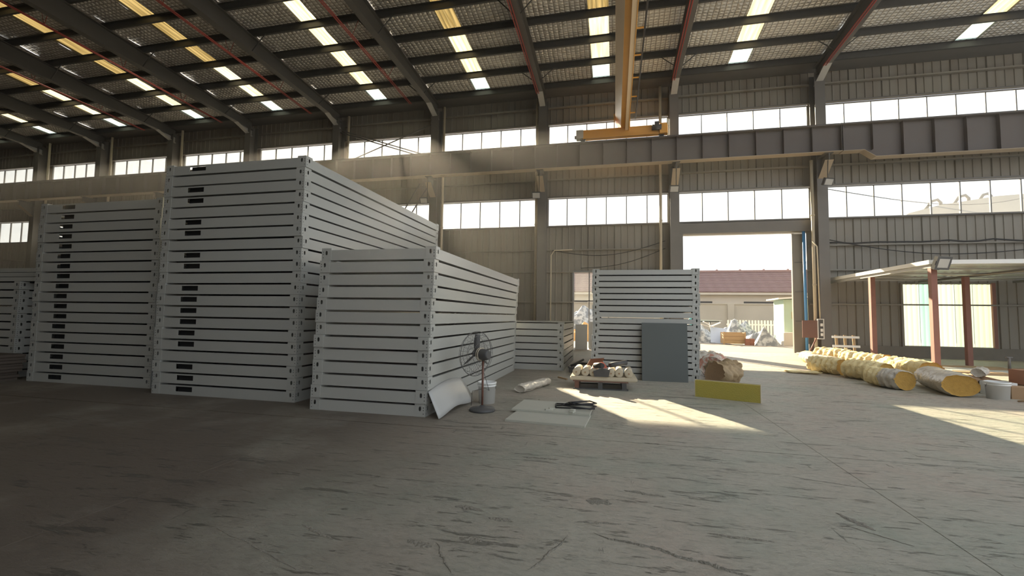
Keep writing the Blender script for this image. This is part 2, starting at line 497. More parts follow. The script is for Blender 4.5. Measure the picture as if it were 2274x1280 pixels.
for k, (p, q, w, h) in enumerate((((1318, 1184), (1700, 1290), 0.022, 0.022), ((1385, 1090), (1480, 1105), 0.03, 0.012), ((1300, 1112), (1360, 1120), 0.05, 0.010),
                                  ((1855, 1140), (1945, 1180), 0.04, 0.014), ((1880, 1168), (2030, 1215), 0.008, 0.006), 
                                  ((1570, 1185), (1720, 1205), 0.02, 0.008), ((1170, 1270), (1265, 1190), 0.012, 0.006),
                                  ((1275, 1160), (1380, 1165), 0.02, 0.008), ((1010, 1125), (1075, 1135), 0.04, 0.010), ((1085, 1150), (1140, 1160), 0.03, 0.010), ((670, 1165), (740, 1200), 0.02, 0.008),
                                  ((905, 1200), (960, 1215), 0.04, 0.010), ((1020, 1195), (1070, 1205), 0.04, 0.01), ((480, 1175), (660, 1265), 0.010, 0.006), ((970, 1205), (1000, 1275), 0.012, 0.006),
                                  ((1160, 1015), (1240, 1022), 0.03, 0.008), ((1760, 1060), (1940, 1088), 0.006, 0.005), ((1970, 1083), (2010, 1087), 0.02, 0.01))):
    gouge(p, q, w, h, 3.7 * k + 1)
struct(MB().box(-160, 160, WY + 0.3, 220, -0.6, -0.02).build('floor_yard', 'yard'))
struct(MB().box(-160, 160, -120, FLOOR_Y0, -0.6, -0.02).build('floor_apron', 'yard'))

# ------------------------------------------------------------------ roof
def roof_y0(x):
    return -9.5 if x < 2.6 else 12.0  # roof cut short on the right to let sky light in


ceil = struct(MB().box(XL, XR, 21.0, WY + 0.25, 12.62, 12.70).box(XL, XR, 20.96, 21.02, 12.62, 12.92).build('ceiling', 'steel'))
PY = [20.95 - 1.45 * k for k in range(0, 12)]          # purlin lines
SKY = [22.0, 13.7, 5.3, -0.62, -6.45, -12.08, -18.45, -23.8, -29.6, -35.4, -40.6, -45.6]
SW = 0.39
for k, y in enumerate(PY):
    mb = MB()
    z = zr(y) - 0.012
    d = 0.25
    XRk = XR if y > 11.9 else 2.66
    mb.box(XL, XRk, y - 0.006, y + 0.006, z - d, z)
    mb.box(XL, XRk, y - 0.085, y - 0.004, z - 0.008, z)
    mb.box(XL, XRk, y + 0.004, y + 0.085, z - d, z - d + 0.008)
    mb.box(XL, XRk, y + 0.077, y + 0.085, z - d, z - d + 0.03)
    mb.build('purlin', 'purlin', ceil)


def foil(x0, x1, y0, y1):
    nx, ny = max(2, int((x1 - x0) / 0.35)), 5
    mb = MB()
    ph = R(0, 50)
    for j in range(ny + 1):
        for i in range(nx + 1):
            u, v = i / nx, j / ny
            x, y = x0 + (x1 - x0) * u, y0 + (y1 - y0) * v
            edge = math.sin(math.pi * v)
            sag = -0.05 * edge + 0.05 * edge * noise.noise(Vector((x * 1.1 + ph, y * 1.3, ph)))
            mb.v.append((x, y, zr(y) + sag + 0.004))
    for j in range(ny):
        for i in range(nx):
            a = j * (nx + 1) + i
            mb.face((a, a + nx + 1, a + nx + 2, a + 1), 0, True)
    return mb.build('insulation_panel', 'foil', ceil)


segs = []
xs = sorted(SKY)
bounds = [XL] + [b for s in xs for b in (s - SW, s + SW)] + [XR]
cols_sorted = sorted(COLX)
for i in range(0, len(bounds), 2):
    a, b = bounds[i], bounds[i + 1]
    if b <= a: continue
    cuts = [a] + [c for c in cols_sorted if a + 0.3 < c < b - 0.3] + [b]
    segs += list(zip(cuts[:-1], cuts[1:]))
n_foil = 0
for k in range(len(PY)):
    y1 = PY[k - 1] if k else WY + 0.25
    y0 = PY[k]
    for (a, b) in segs:
        if y1 < roof_y0((a + b) / 2) + 0.1: continue
        if y0 > 7.9 and n_foil < 296:
            foil(a, b, y0, y1); n_foil += 1
        else:
            mbp = MB().quad((a, y0, zr(y0)), (a, y1, zr(y1)), (b, y1, zr(y1)), (b, y0, zr(y0)))
            o = mbp.build('insulation_panel', 'foil', ceil)
    for s in SKY:
        if y1 < max(4, roof_y0(s)) + 0.1: continue
        mb = MB()
        n = 8
        for i in range(n + 1):
            x = s - SW - 0.02 + (2 * SW + 0.04) * i / n
            dz = 0.025 if i % 2 else 0.0
            mb.v += [(x, y0, zr(y0) + 0.03 + dz), (x, y1, zr(y1) + 0.03 + dz)]
        for i in range(n):
            mb.face((2 * i, 2 * i + 1, 2 * i + 3, 2 * i + 2))
        sk = mb.build('skylight_sheet', 'skylight0' if k < 2 else ('skylight1' if k < 4 or (s == -12.08 and k < 7) else 'skylight2'), ceil)
        mb = MB()
        for e in (-1, 1):
            mb.quad((s + e * (SW + .01), y0, zr(y0) - 0.05), (s + e * (SW + .01), y1, zr(y1) - 0.05), (s + e * (SW + .01), y1, zr(y1) + 0.06), (s + e * (SW + .01), y0, zr(y0) + 0.06))
        mb.build('skylight_trim', 'purlin', sk)
# unseen roof deck behind the camera, added to hold back sky light
MB().box(XL, 2.66, -9.8, PY[-1], zr(PY[-1]), zr(PY[-1]) + 0.08).build('roof_deck_blocker', 'foil', ceil)

for x in COLX:
    mb = MB()
    ya, yb = 21.45, max(1.5, roof_y0(x - 0.1))
    w = 0.012
    mb.v += [(x - w, ya, zraft(ya)), (x - w, yb, zraft(yb)), (x - w, yb, zr(yb) - 0.27), (x - w, ya, zr(ya) - 0.27),
             (x + w, ya, zraft(ya)), (x + w, yb, zraft(yb)), (x + w, yb, zr(yb) - 0.27), (x + w, ya, zr(ya) - 0.27)]
    for q in ((0, 1, 2, 3), (4, 7, 6, 5), (0, 4, 5, 1), (3, 2, 6, 7), (0, 3, 7, 4), (1, 5, 6, 2)): mb.face(q)
    raft = mb.build('rafter', 'rafter', ceil)
    hw = 0.14
    for nm, za, zb in (('bottom_flange', zraft(ya), zraft(yb)), ('top_flange', zr(ya) - 0.27, zr(yb) - 0.27)):
        mb = MB()
        for (zz, t) in ((0, 0), (0.025, 1)):
            mb.v += [(x - hw, ya, za - 0.012 + zz), (x + hw, ya, za - 0.012 + zz), (x + hw, yb, zb - 0.012 + zz), (x - hw, yb, zb - 0.012 + zz)]
        for q in ((0, 1, 2, 3), (4, 7, 6, 5), (0, 4, 5, 1), (1, 5, 6, 2), (2, 6, 7, 3), (3, 7, 4, 0)): mb.face(q)
        mb.build(nm, 'rafter', raft)
    # haunch at the column head
    mb = MB()
    mb.prism([(21.45, zraft(21.45)), (21.45, 11.72), (20.35, zraft(20.35))], 'x', x - 0.012, x + 0.012)
    mb.v += [(x - hw, 21.45, 11.72), (x + hw, 21.45, 11.72), (x + hw, 20.3, zraft(20.3)), (x - hw, 20.3, zraft(20.3))]
    k = len(mb.v) - 4
    mb.face((k, k + 1, k + 2, k + 3))
    mb.build('haunch', 'sheet', raft)
    # fly braces from bottom flange up to purlins
    for y in [q for q in PY[1:9:3] if q > yb]:
        for e in (-1, 1):
            MB().tube([(x + e * 0.12, y, zraft(y) + 0.02), (x + e * 0.75, y, zr(y) - 0.24)], 0.022, 5).build('fly_brace', 'purlin', ceil)

# ------------------------------------------------------------------ back wall
wall = struct(MB().box(XL, -1.98, 21.88, 22.15, 0, 0.46).box(2.40, 3.02, 21.88, 22.15, 0, 0.46).box(8.3, XR, 21.88, 22.15, 0, 0.46).build('wall_back', 'concrete_wall'))
holes = [(-1.95, 2.38, -1, 3.70), (3.08, 8.25, -1, 5.40), (11.73, 14.93, 0.49, 3.10)]


def clad_sheet(x0, x1, z0, z1):
    """trapezoid-ribbed sheet, ribs proud towards the hall"""
    if x1 - x0 < 0.04 or z1 - z0 < 0.04: return
    prof = []
    p = 0.315
    x = x0
    pts = [(x0, 0.0)]
    k = math.ceil((x0 - 0.05) / p)
    while k * p < x1 + 0.05:
        c = k * p
        for dx, dy in ((-0.030, 0.0), (-0.014, -0.028), (0.014, -0.028), (0.030, 0.0)):
            if x0 < c + dx < x1: pts.append((c + dx, dy))
        k += 1
    pts.append((x1, 0.0))
    mb = MB()
    for (px, py) in pts:
        mb.v += [(px, WY + py, z0), (px, WY + py, z1)]
    for i in range(len(pts) - 1):
        mb.face((2 * i, 2 * i + 2, 2 * i + 3, 2 * i + 1))
    mb.build('cladding_sheet', 'clad', wall)


def clad_band(z0, z1, xa, xb):
    w = 1.26
    k0 = math.floor(xa / w)
    x = k0 * w
    while x < xb:
        a, b = max(x, xa), min(x + w, xb)
        x += w
        parts = [(a, b, z0, z1)]
        for (h0, h1, g0, g1) in holes:
            nxt = []
            for (p, q, r, s) in parts:
                if q <= h0 or p >= h1 or s <= g0 or r >= g1:
                    nxt.append((p, q, r, s)); continue
                if p < h0: nxt.append((p, h0, r, s))
                if q > h1: nxt.append((h1, q, r, s))
                m0, m1 = max(p, h0), min(q, h1)
                if r < g0: nxt.append((m0, m1, r, g0))
                if s > g1: nxt.append((m0, m1, g1, s))
            parts = nxt
        for t in parts: clad_sheet(*t)


clad_band(0.46, 5.95, XL, XR)
clad_band(7.42, 9.6, XL, XR)
clad_band(11.16, 12.66, XL, XR)
# girts
mb_z = [(2.20, 0), (3.68, 0), (4.76, 0), (5.95, 1), (7.42, 1), (9.6, 1), (11.16, 1), (12.0, 0), (8.3, 0)]
for z, fr in mb_z:
    spans = [(XL, XR)]
    for (h0, h1, g0, g1) in holes:
        if g0 < z < g1 and not (h0 > 11):
            spans = [s for (a, b) in spans for s in (((a, h0), (h1, b)) if a < h0 and h1 < b else ((a, b),))]
    for a, b in spans:
        MB().box(a, b, 21.80, 21.955, z - 0.03, z + 0.03).build('girt', 'clad' if not fr else 'steel', wall)


# glazing: one window per bay and row
WX = sorted(COLX)
win_n = 0


def window(x0, x1, z0, z1, pane_w, tilt=None):
    global win_n
    win_n += 1
    y0, y1 = 21.97, 22.05
    f = 0.035
    mb = MB()
    mb.box(x0, x1, y0, y1, z0, z0 + f).box(x0, x1, y0, y1, z1 - f, z1).box(x0, x0 + f, y0, y1, z0 + f, z1 - f).box(x1 - f, x1, y0, y1, z0 + f, z1 - f)
    w = struct(mb.build('window_%d' % win_n, 'frame'))
    n = max(1, round((x1 - x0) / pane_w))
    xs_ = [x0 + (x1 - x0) * i / n for i in range(n + 1)]
    for i in range(1, n):
        MB().box(xs_[i] - 0.022, xs_[i] + 0.022, y0 + 0.005, y1 - 0.005, z0 + f, z1 - f).build('mullion', 'frame', w)
    for i in range(n):
        a, b = xs_[i] + (0.022 if i else f), xs_[i + 1] - (0.022 if i < n - 1 else f)
        MB().box(a, b, 22.008, 22.014, z0 + f, z1 - f).build('pane', 'glass', w)
    return w


for i in range(len(WX) - 1):
    a, b = WX[i] + 0.2, WX[i + 1] - 0.2
    window(a, b, 9.63, 11.13, 1.03)
    window(a, b, 5.98, 7.39, 1.03)
window(XL, WX[0] - 0.2, 9.63, 11.13, 1.03); window(XL, WX[0] - 0.2, 5.98, 7.39, 1.03)
window(WX[-1] + 0.2, XR, 9.63, 11.13, 1.03); window(WX[-1] + 0.2, XR, 5.98, 7.39, 1.03)
for i in range(len(COLX)):      # filler strip behind each column
    x = COLX[i]
    for z0, z1 in ((5.95, 7.42), (9.6, 11.16)):
        MB().box(x - 0.2, x + 0.2, 21.98, 22.04, z0, z1).build('filler_strip', 'clad', wall)

# translucent panel window in the right bay, low
win_n += 1
fw_ = struct(MB().box(11.73, 14.93, 21.93, 22.03, 0.46, 0.50).box(11.73, 14.93, 21.93, 22.03, 3.07, 3.11).build('window_%d' % win_n, 'clad'))
MB().box(11.70, 11.78, 21.90, 22.03, 0.46, 3.11).build('window_frame', 'clad', fw_)
MB().box(14.86, 14.98, 21.90, 22.03, 0.46, 3.11).build('window_frame', 'rust', fw_)
for k in range(5):
    a = 11.78 + 0.616 * k
    mb = MB()
    n = 10
    for i in range(n + 1):
        x = a + 0.616 * i / n
        dz = -0.02 if i % 3 == 0 else 0.0
        mb.v += [(x, 22.01 + dz - 0.003 * k, 0.5), (x, 22.01 + dz - 0.003 * k, 3.07)]
    for i in range(n): mb.face((2 * i, 2 * i + 2, 2 * i + 3, 2 * i + 1))
    mb.build('translucent_sheet', ('frp', 'frp2', 'frp', 'frp3', 'frp3')[k], fw_)

# small doorway with glazed top, left of the short stack
d1 = struct(MB().box(-2.02, -1.94, 21.86, 22.08, 0, 3.74).box(2.36, 2.44, 21.86, 22.08, 0, 3.74).box(-1.94, 2.36, 21.86, 22.08, 3.66, 3.74).build('door_1', 'frame'))
MB().box(-1.94, -0.26, 21.95, 22.01, 2.24, 2.30).box(-0.32, -0.26, 21.95, 22.01, 0, 3.66).build('transom', 'frame', d1)
MB().box(-1.23, -1.18, 21.95, 22.01, 0.0, 3.66).build('mullion', 'frame', d1)
MB().box(-1.94, -1.23, 21.985, 21.99, 2.30, 3.66).build('pane', 'glass', d1)
MB().box(-1.18, -0.32, 21.985, 21.99, 2.30, 3.66).build('pane', 'glass', d1)

# main doorway: steel portal, sliding leaf pushed aside
d2 = struct(MB().box(2.86, 3.08, 21.75, 22.08, 0, 5.9).box(2.86, 8.4, 21.72, 22.06, 5.40, 5.88).build('door_2', 'steel'))
leaf = MB()
leaf.box(7.78, 8.26, 22.10, 22.16, 0.08, 5.34).box(7.70, 7.78, 22.06, 22.20, 0.05, 5.34)
lf = leaf.build('door_leaf', 'clad', d2)
for z in (1.45, 2.75, 4.05):
    MB().box(7.78, 8.26, 22.07, 22.10, z - 0.02, z + 0.02).build('rail', 'steel', lf)
MB().box(3.0, 12.5, 22.08, 22.2, 5.36, 5.44).build('door_track', 'white', d2)
MB().box(7.9, 8.25, 21.94, 22.04, 0.0, 0.05).build('bottom_track', 'white', d2)
tag(MB().tube([(8.13, 21.86, 0.0), (8.10, 21.86, 5.42)], 0.06, 10).build('water_pipe', 'blue'), 'bright blue vertical water pipe beside the main doorway', 'pipe')

# unseen left and rear walls; the rear one is sized to dim the stacks
struct(MB().box(XL - 0.15, XL, FLOOR_Y0, WY + 0.2, 0, 14.4).build('wall_left', 'clad'))
struct(MB().box(XL, 2.6, FLOOR_Y0 - 0.15, FLOOR_Y0, 0, 14.4).build('wall_rear_blocker', 'clad'))

# ------------------------------------------------------------------ columns
cname = {0: 'grey steel column at the far right beyond the lean-to canopy', 1: 'brown-grey steel column right of the main doorway with switch box beside it',
         2: 'grey steel column left of the main doorway behind the short stack', 3: 'grey steel column behind the low white frame stack',
         4: 'steel column beside the glare, rising behind the tallest stack', 5: 'steel column left of the cross-braced window bay'}
for i, x in enumerate(COLX):
    lab = cname.get(i, '%s steel column from the left edge of the picture' % {6: 'fifth', 7: 'fourth', 8: 'third', 9: 'second', 10: 'first'}[i] if i > 5 else '')
    c = thing('steel_column', lab, 'column', (x, 21.45, 0), group='columns of the back wall')
    MB().box(-0.20, 0.20, -0.27, -0.25, 0, 12.2).build('front_flange', 'steel', c)
    MB().box(-0.20, 0.20, 0.27, 0.29, 0, 12.3).build('back_flange', 'steel', c)
    MB().box(-0.008, 0.008, -0.25, 0.27, 0, 12.3).build('web', 'steel', c)
    MB().box(-0.24, 0.24, -0.33, 0.35, 0, 0.03).build('base_plate', 'rust', c)
    cb = MB()
    cb.prism([(-0.27, 7.55), (-0.27, 8.42), (-0.95, 8.42), (-0.95, 8.12)], 'x', -0.012, 0.012)
    cb.box(-0.16, 0.16, -0.95, -0.27, 8.40, 8.425)
    k = len(cb.v)
    cb.v += [(-0.16, -0.27, 7.53), (0.16, -0.27, 7.53), (0.16, -0.96, 8.11), (-0.16, -0.96, 8.11)]
    cb.face((k, k + 1, k + 2, k + 3), 1)
    cb.build('bracket', ['steel', 'tan'], c)
    if i in (1, 2, 3, 4, 5, 7):
        f = thing('flood_light', {1: 'white square floodlight on the column right of the doorway', 2: 'white square floodlight on the column left of the doorway',
                                  3: 'white square floodlight on the column behind the low stack', 4: 'floodlight on the column beside the glare',
                                  5: 'floodlight on the column left of the cross bracing', 7: 'floodlight on a far left column under the crane beam'}[i], 'floodlight', (x - 0.12, 20.36, 7.15), 0.35 if i == 1 else 0.1)
        rot = Matrix.Rotation(math.radians(28), 4, 'X')
        MB().box(-0.20, 0.20, -0.03, 0.09, -0.15, 0.15, 0, rot).build('housing', 'darkgrey', f)
        MB().box(-0.165, 0.165, -0.036, -0.03, -0.12, 0.12, 0, rot).build('lens', 'lamp_glass', f)
        MB().tube([(0.12, 0.09, 0.0), (0.12, 0.16, 0.3), (0.12, 0.12, 0.95)], 0.018, 6).build('arm', 'darkgrey', f)

# rain pipes beside the columns
pipes = [(8.285, 21.36, 0.0, 8.4, 'right of the main doorway'), (2.08, 21.5, 0.0, 12.4, 'left of the main doorway'), (-3.78, 21.5, 0.0, 12.4, 'behind the low stack'),
         (-8.72, 21.5, 0, 12.4, 'beside the glare behind the tallest stack'), (-14.35, 21.5, 0, 12.4, 'left of the cross-braced bay'),
         (-25.5, 21.3, 0, 12.4, 'above the left end of the tallest stack'), (-31.0, 21.3, 0, 12.4, 'above the second stack from the left'), (-36.3, 21.3, 0, 12.4, 'near the left edge of the picture')]
for (x, y, z0, z1, w) in pipes:
    p = thing('rain_pipe', 'cream vertical rain pipe %s' % w, 'pipe', (x, y, 0), group='rain pipes on the back wall')
    MB().tube([(0, 0, z0), (0, 0, z1)], 0.065, 10).build('pipe', 'pvc', p)
    for z in (3.0, 6.0, 9.0):
        if z < z1: MB().lathe([(0.067, -0.03), (0.082, -0.03), (0.082, 0.03), (0.067, 0.03)], (0, 0, z), 10).build('clamp', 'pvc', p)

# ------------------------------------------------------------------ crane runway beams
BY = 20.62


def runway(label, xa, xb, zb, zt=9.52, skew=None):
    t = thing('crane_runway_beam', label, 'beam', (xa, BY, zb))
    L_ = xb - xa
    H_ = zt - zb
    if skew:      # raised bearing end on the left
        a, b_, dz = skew
        MB().prism([(0, dz), (a, dz), (b_, 0), (L_, 0), (L_, H_), (0, H_)], 'y', -0.008, 0.008).build('web', 'beam', t)
        MB().box(0, a, -0.2, 0.2, dz - 0.02, dz).build('bottom_flange', 'tan', t)
        k = MB(); k.v += [(a, -0.2, dz - 0.02), (b_, -0.2, -0.02), (b_, 0.2, -0.02), (a, 0.2, dz - 0.02), (a, -0.2, dz), (b_, -0.2, 0), (b_, 0.2, 0), (a, 0.2, dz)]
        for q in ((0, 1, 2, 3), (4, 7, 6, 5), (0, 4, 5, 1), (1, 5, 6, 2), (2, 6, 7, 3), (3, 7, 4, 0)): k.face(q)
        k.build('sloping_flange', 'tan', t)
        MB().box(b_, L_, -0.2, 0.2, -0.02, 0).build('bottom_flange', 'tan', t)
    else:
        MB().box(0, L_, -0.008, 0.008, 0, H_).build('web', 'beam', t)
        MB().box(0, L_, -0.2, 0.2, -0.02, 0).build('bottom_flange', 'tan', t)
    MB().box(0, L_, -0.24, 0.24, H_, H_ + 0.025).build('top_flange', 'beam', t)
    MB().box(0, L_, -0.035, 0.035, H_ + 0.025, H_ + 0.14).build('rail', 'darkgrey', t)
    n = int(L_ / 1.05)
    me = None
    for i in range(n + 1):
        x = 0.02 + i * (L_ - 0.04) / n
        zlo = (skew[2] if x < skew[0] else (0 if x > skew[1] else skew[2])) if skew else 0
        MB().box(x - 0.006, x + 0.006, -0.19, -0.008, zlo, H_).build('stiffener', 'beam', t)
    return t


runway('long grey crane runway beam crossing the whole hall below the upper windows', XL, 9.08, 8.45)
runway('deeper crane runway beam over the canopy at the right', 9.10, XR, 8.14, skew=(0.75, 1.15, 0.30))

# crane bridge: girder, end carriage, drive motor, cable track
cr = thing('overhead_crane', 'yellow overhead crane bridge running across the roof to the runway beam', 'crane', (0, BY, 9.66))
GY0, GY1 = -21.5, 0.35      # local y range of the girder
x0g = 0.0
gd = MB().prism([(0.02, 0.95), (0.02, 1.75), (0.62, 1.75), (0.62, 0.95), (0.60, 0.50), (0.27, 0.50)], 'y', GY0, GY1).build('girder', 'crane_lit', cr)
MB().prism([(0.275, 0.495), (0.60, 0.495), (0.60, 0.40), (0.50, 0.40)], 'y', GY0, GY1).build('bottom_chord', 'crane', cr)
MB().box(0.46, 0.62, GY0, GY1, 0.34, 0.365).build('lower_flange', 'crane_lit', cr)
MB().box(0.60, 0.63, GY0, GY1, 0.31, 0.41).build('flange_edge', 'crane', cr)
for k in range(14):
    y = GY1 - 0.9 - 1.5 * k
    MB().box(0.63, 0.92, y - 0.02, y + 0.02, 0.93, 0.97).build('cable_bracket', 'crane', gd)
MB().tube([(0.92, GY0, 0.93), (0.92, GY1 - 0.3, 0.93)], 0.03, 8).build('cable_track', 'black', cr)
for k in range(3):
    MB().box(0.012, 0.02, -8.2 - 0.55 * k, -7.95 - 0.55 * k, 1.30, 1.335).build('louvre', 'darkgrey', gd)
ec = MB()
ec.box(-1.45, 2.30, -0.14, 0.14, 0.08, 0.46)
ecb = ec.build('end_carriage', 'crane', cr)
MB().box(-1.45, 2.30, -0.19, -0.14, 0.06, 0.10).box(-1.45, 2.30, -0.16, -0.14, 0.44, 0.48).build('carriage_flange', 'crane', ecb)
MB().box(-1.75, -1.42, -0.17, 0.17, 0.10, 0.50).build('end_box', 'sheet', cr)
MB().box(-1.83, -1.75, -0.06, 0.06, 0.16, 0.28).build('buffer', 'black', cr)
for x in (-1.45, 2.05):
    MB().tube([(x, -0.09, 0.14), (x, 0.09, 0.14)], 0.14, 18).build('wheel', 'darkgrey', cr)
mo = MB().tube([(1.62, -0.26, 0.32), (2.02, -0.26, 0.32)], 0.13, 14).build('drive_motor', 'darkgrey', cr)
MB().box(1.72, 1.92, -0.34, -0.18, 0.42, 0.56).build('terminal_box', 'darkgrey', mo)
MB().box(1.95, 2.25, -0.28, -0.12, 0.05, 0.5).build('gearbox', 'crane', cr)
for x in (-0.02, 0.66):
    MB().box(x - 0.02, x + 0.02, -0.25, 0.2, 0.46, 1.1).build('bolted_plate', 'crane', cr)

# cross bracing in the bay left of the glare
br = thing('cross_brace', 'crossed steel bracing rods in front of the far windows', 'brace', (-12.0, 21.35, 9.7))
for (a, b) in (((-2.75, 0, -0.1), (2.65, 0, 1.75)), ((-2.75, 0, 1.75), (2.65, 0, -0.1)), ((-2.6, -.1, 1.80), (2.75, -.1, -0.02))):
    MB().tube([a, b], 0.032, 6).build('rod', 'steel', br)
br2 = thing('cross_brace', 'lower crossed bracing rods behind the top of the tallest stack', 'brace', (-12.0, 21.35, 0.0))
for (a, b) in (((-2.65, 0, 0.0), (2.6, 0, 8.3)), ((-2.65, 0, 8.3), (2.6, 0, 0.0)), ((-2.65, -.1, 0.5), (2.1, -.1, 8.3))):
    MB().tube([a, b], 0.035, 6).build('rod', 'steel', br2)

# red pipes slung beside the rafters
for i, x in enumerate(COLX[1:8]):
    xx = x - 0.16 if i < 3 else x - 1.05
    p = thing('red_pipe', 'thin red pipe pair slung along the %s rafter from the right' % ORD[i + 1], 'pipe', (xx, 0, 0), group='red pipes under the roof')
    dz = -0.06 if i < 3 else 0.05
    yb = max(1.5, roof_y0(x - 0.1))
    for e in (0, 0.09):
        MB().tube([(e, 20.4, zraft(20.4) + dz), (e, yb, zraft(yb) + dz)], 0.022, 6).build('pipe', 'redpipe', p)
    if i >= 3:
        for y in [q for q in PY[2:10:2] if q > yb]:
            MB().tube([(-0.22, y, zr(y) - 0.26), (0.04, y, zraft(y) + dz), (0.30, y, zr(y) - 0.26)], 0.012, 5).build('hanger', 'redpipe', p)

# ------------------------------------------------------------------ stacked container-house frames
_cache = {}
CW = 0.17


def plate_hole(mb, org, ux, uz, w, h, hc, hw, hh, mi=0):
    """rectangular plate w x h with an upright oval hole centred at hc"""
    o, ux, uz = Vector(org), Vector(ux), Vector(uz)
    ang = []
    crn = [math.atan2(-hc[1], -hc[0]), math.atan2(-hc[1], w - hc[0]), math.atan2(h - hc[1], w - hc[0]), math.atan2(h - hc[1], -hc[0])]
    crn = [a % (2 * math.pi) for a in crn]
    crn.sort()
    for i in range(4):
        a, b = crn[i], crn[(i + 1) % 4]
        if b < a: b += 2 * math.pi
        for k in range(4): ang.append(a + (b - a) * k / 4)
    outer, inner = [], []
    for a in ang:
        c, s = math.cos(a), math.sin(a)
        ts = []
        if c > 1e-6: ts.append((w - hc[0]) / c)
        if c < -1e-6: ts.append(-hc[0] / c)
        if s > 1e-6: ts.append((h - hc[1]) / s)
        if s < -1e-6: ts.append(-hc[1] / s)
        t = min(ts)
        outer.append((hc[0] + c * t, hc[1] + s * t))
        q = 1.0 / ((abs(c) / hw) ** 3 + (abs(s) / hh) ** 3) ** (1 / 3)
        inner.append((hc[0] + c * q, hc[1] + s * q))
    n = len(mb.v)
    K = len(ang)
    for (p, q) in outer + inner: mb.v.append(tuple(o + ux * p + uz * q))
    for i in range(K):
        j = (i + 1) % K
        mb.face((n + i, n + j, n + K + j, n + K + i), mi)


def disc(mb, c, ux, uz, r, mi):
    n = len(mb.v)
    c, ux, uz = Vector(c), Vector(ux), Vector(uz)
    for k in range(8):
        a = k * math.pi / 4
        mb.v.append(tuple(c + ux * r * math.cos(a) + uz * r * math.sin(a)))
    mb.face(tuple(n + k for k in range(8)), mi)


def corner_mesh(h, sx, sy):
    key = ('corner', round(h, 4), sx, sy)
    if key in _cache: return _cache[key]
    mb = MB()
    g = 0.003
    z0, z1 = 0.0, h - g
    # local frame: outer corner at origin, block extends inwards
    ix, iy = -sx, -sy
    hz = h * 0.60
    plate_hole(mb, (0, 0, z0), (ix, 0, 0), (0, 0, 1), CW, z1 - z0, (0.085, hz), 0.018, 0.034)
    plate_hole(mb, (0, 0, z0), (0, iy, 0), (0, 0, 1), CW, z1 - z0, (0.085, hz), 0.018, 0.034)
    mb.quad((ix * CW, 0, z0), (ix * CW, iy * CW, z0), (ix * CW, iy * CW, z1), (ix * CW, 0, z1))
    mb.quad((0, iy * CW, z0), (ix * CW, iy * CW, z0), (ix * CW, iy * CW, z1), (0, iy * CW, z1))
    mb.quad((0, 0, z1), (ix * CW, 0, z1), (ix * CW, iy * CW, z1), (0, iy * CW, z1))
    mb.quad((0, 0, z0), (ix * CW, 0, z0), (ix * CW, iy * CW, z0), (0, iy * CW, z0))
    for (u, zz) in ((0.03, hz + 0.015), (0.03, hz - 0.022), (0.03, h * 0.22)):
        disc(mb, (ix * u, sy * 0.0012, zz), (1, 0, 0), (0, 0, 1), 0.0075, 1)
        disc(mb, (sx * 0.0012, iy * u, zz), (0, 1, 0), (0, 0, 1), 0.0075, 1)
    me = mb.mesh('corner_block', ['paint', 'dark'])
    _cache[key] = me
    return me


def beam_mesh(L_, h, vent=None):
    """channel section along x, outer face at y=0 facing -y, z from 0 to h-0.03; vent=(x0,x1)"""
    key = ('beam', round(L_, 3), round(h, 4), vent)
    if key in _cache: return _cache[key]
    mb = MB()
    zt = h - 0.032
    t, a = 0.005, 0.07
    if vent:
        v0, v1 = vent
        q0, q1 = h * 0.30, h * 0.74
        mb.box(0, v0, 0, t, 0, zt).box(v1, L_, 0, t, 0, zt).box(v0, v1, 0, t, 0, q0).box(v0, v1, 0, t, q1, zt)
        mb.box(v0 - 0.05, v1 + 0.05, 0.09, 0.095, q0 - 0.02, q1 + 0.02, 1)  # black plate added behind the vent for its dark interior
    else:
        mb.box(0, L_, 0, t, 0, zt)
    mb.box(0, L_, t, a, 0, t).box(0, L_, t, a, zt - t, zt)
    me = mb.mesh('beam', ['paint', 'dark'])
    _cache[key] = me
    return me


def deck_mesh(w, l, h):
    key = ('deck', round(w, 3), round(l, 3), round(h, 4))
    if key not in _cache:
        _cache[key] = MB().box(0.1, w - 0.1, 0.1, l - 0.1, h * 0.10, h * 0.16).mesh('deck', 'deck')
    return _cache[key]


def frame_unit(label, x, y, z, w, l, h, vent, group, rz=0.0):
    """x,y: near-left corner"""
    t = thing('steel_frame', label, 'frame', (x, y, z), rz, group)
    for (cx, cy, sx, sy) in ((0, 0, -1, -1), (w, 0, 1, -1), (0, l, -1, 1), (w, l, 1, 1)):
        link('corner_block', corner_mesh(h, sx, sy), t, (cx, cy, 0))
    e = 0.004
    vt = (round(0.235 * w - CW - 0.17, 3), round(0.235 * w - CW + 0.19, 3)) if vent else None
    link('end_beam', beam_mesh(w - 2 * CW, h, vt), t, (CW, e, 0))
    link('end_beam', beam_mesh(w - 2 * CW, h), t, (w - CW, l - e, 0), (0, 0, math.pi))
    link('side_beam', beam_mesh(l - 2 * CW, h), t, (w - e, CW, 0), (0, 0, math.pi / 2))
    link('side_beam', beam_mesh(l - 2 * CW, h), t, (e, l - CW, 0), (0, 0, -math.pi / 2))
    link('deck', deck_mesh(w, l, h), t, (0, 0, 0))
    return t


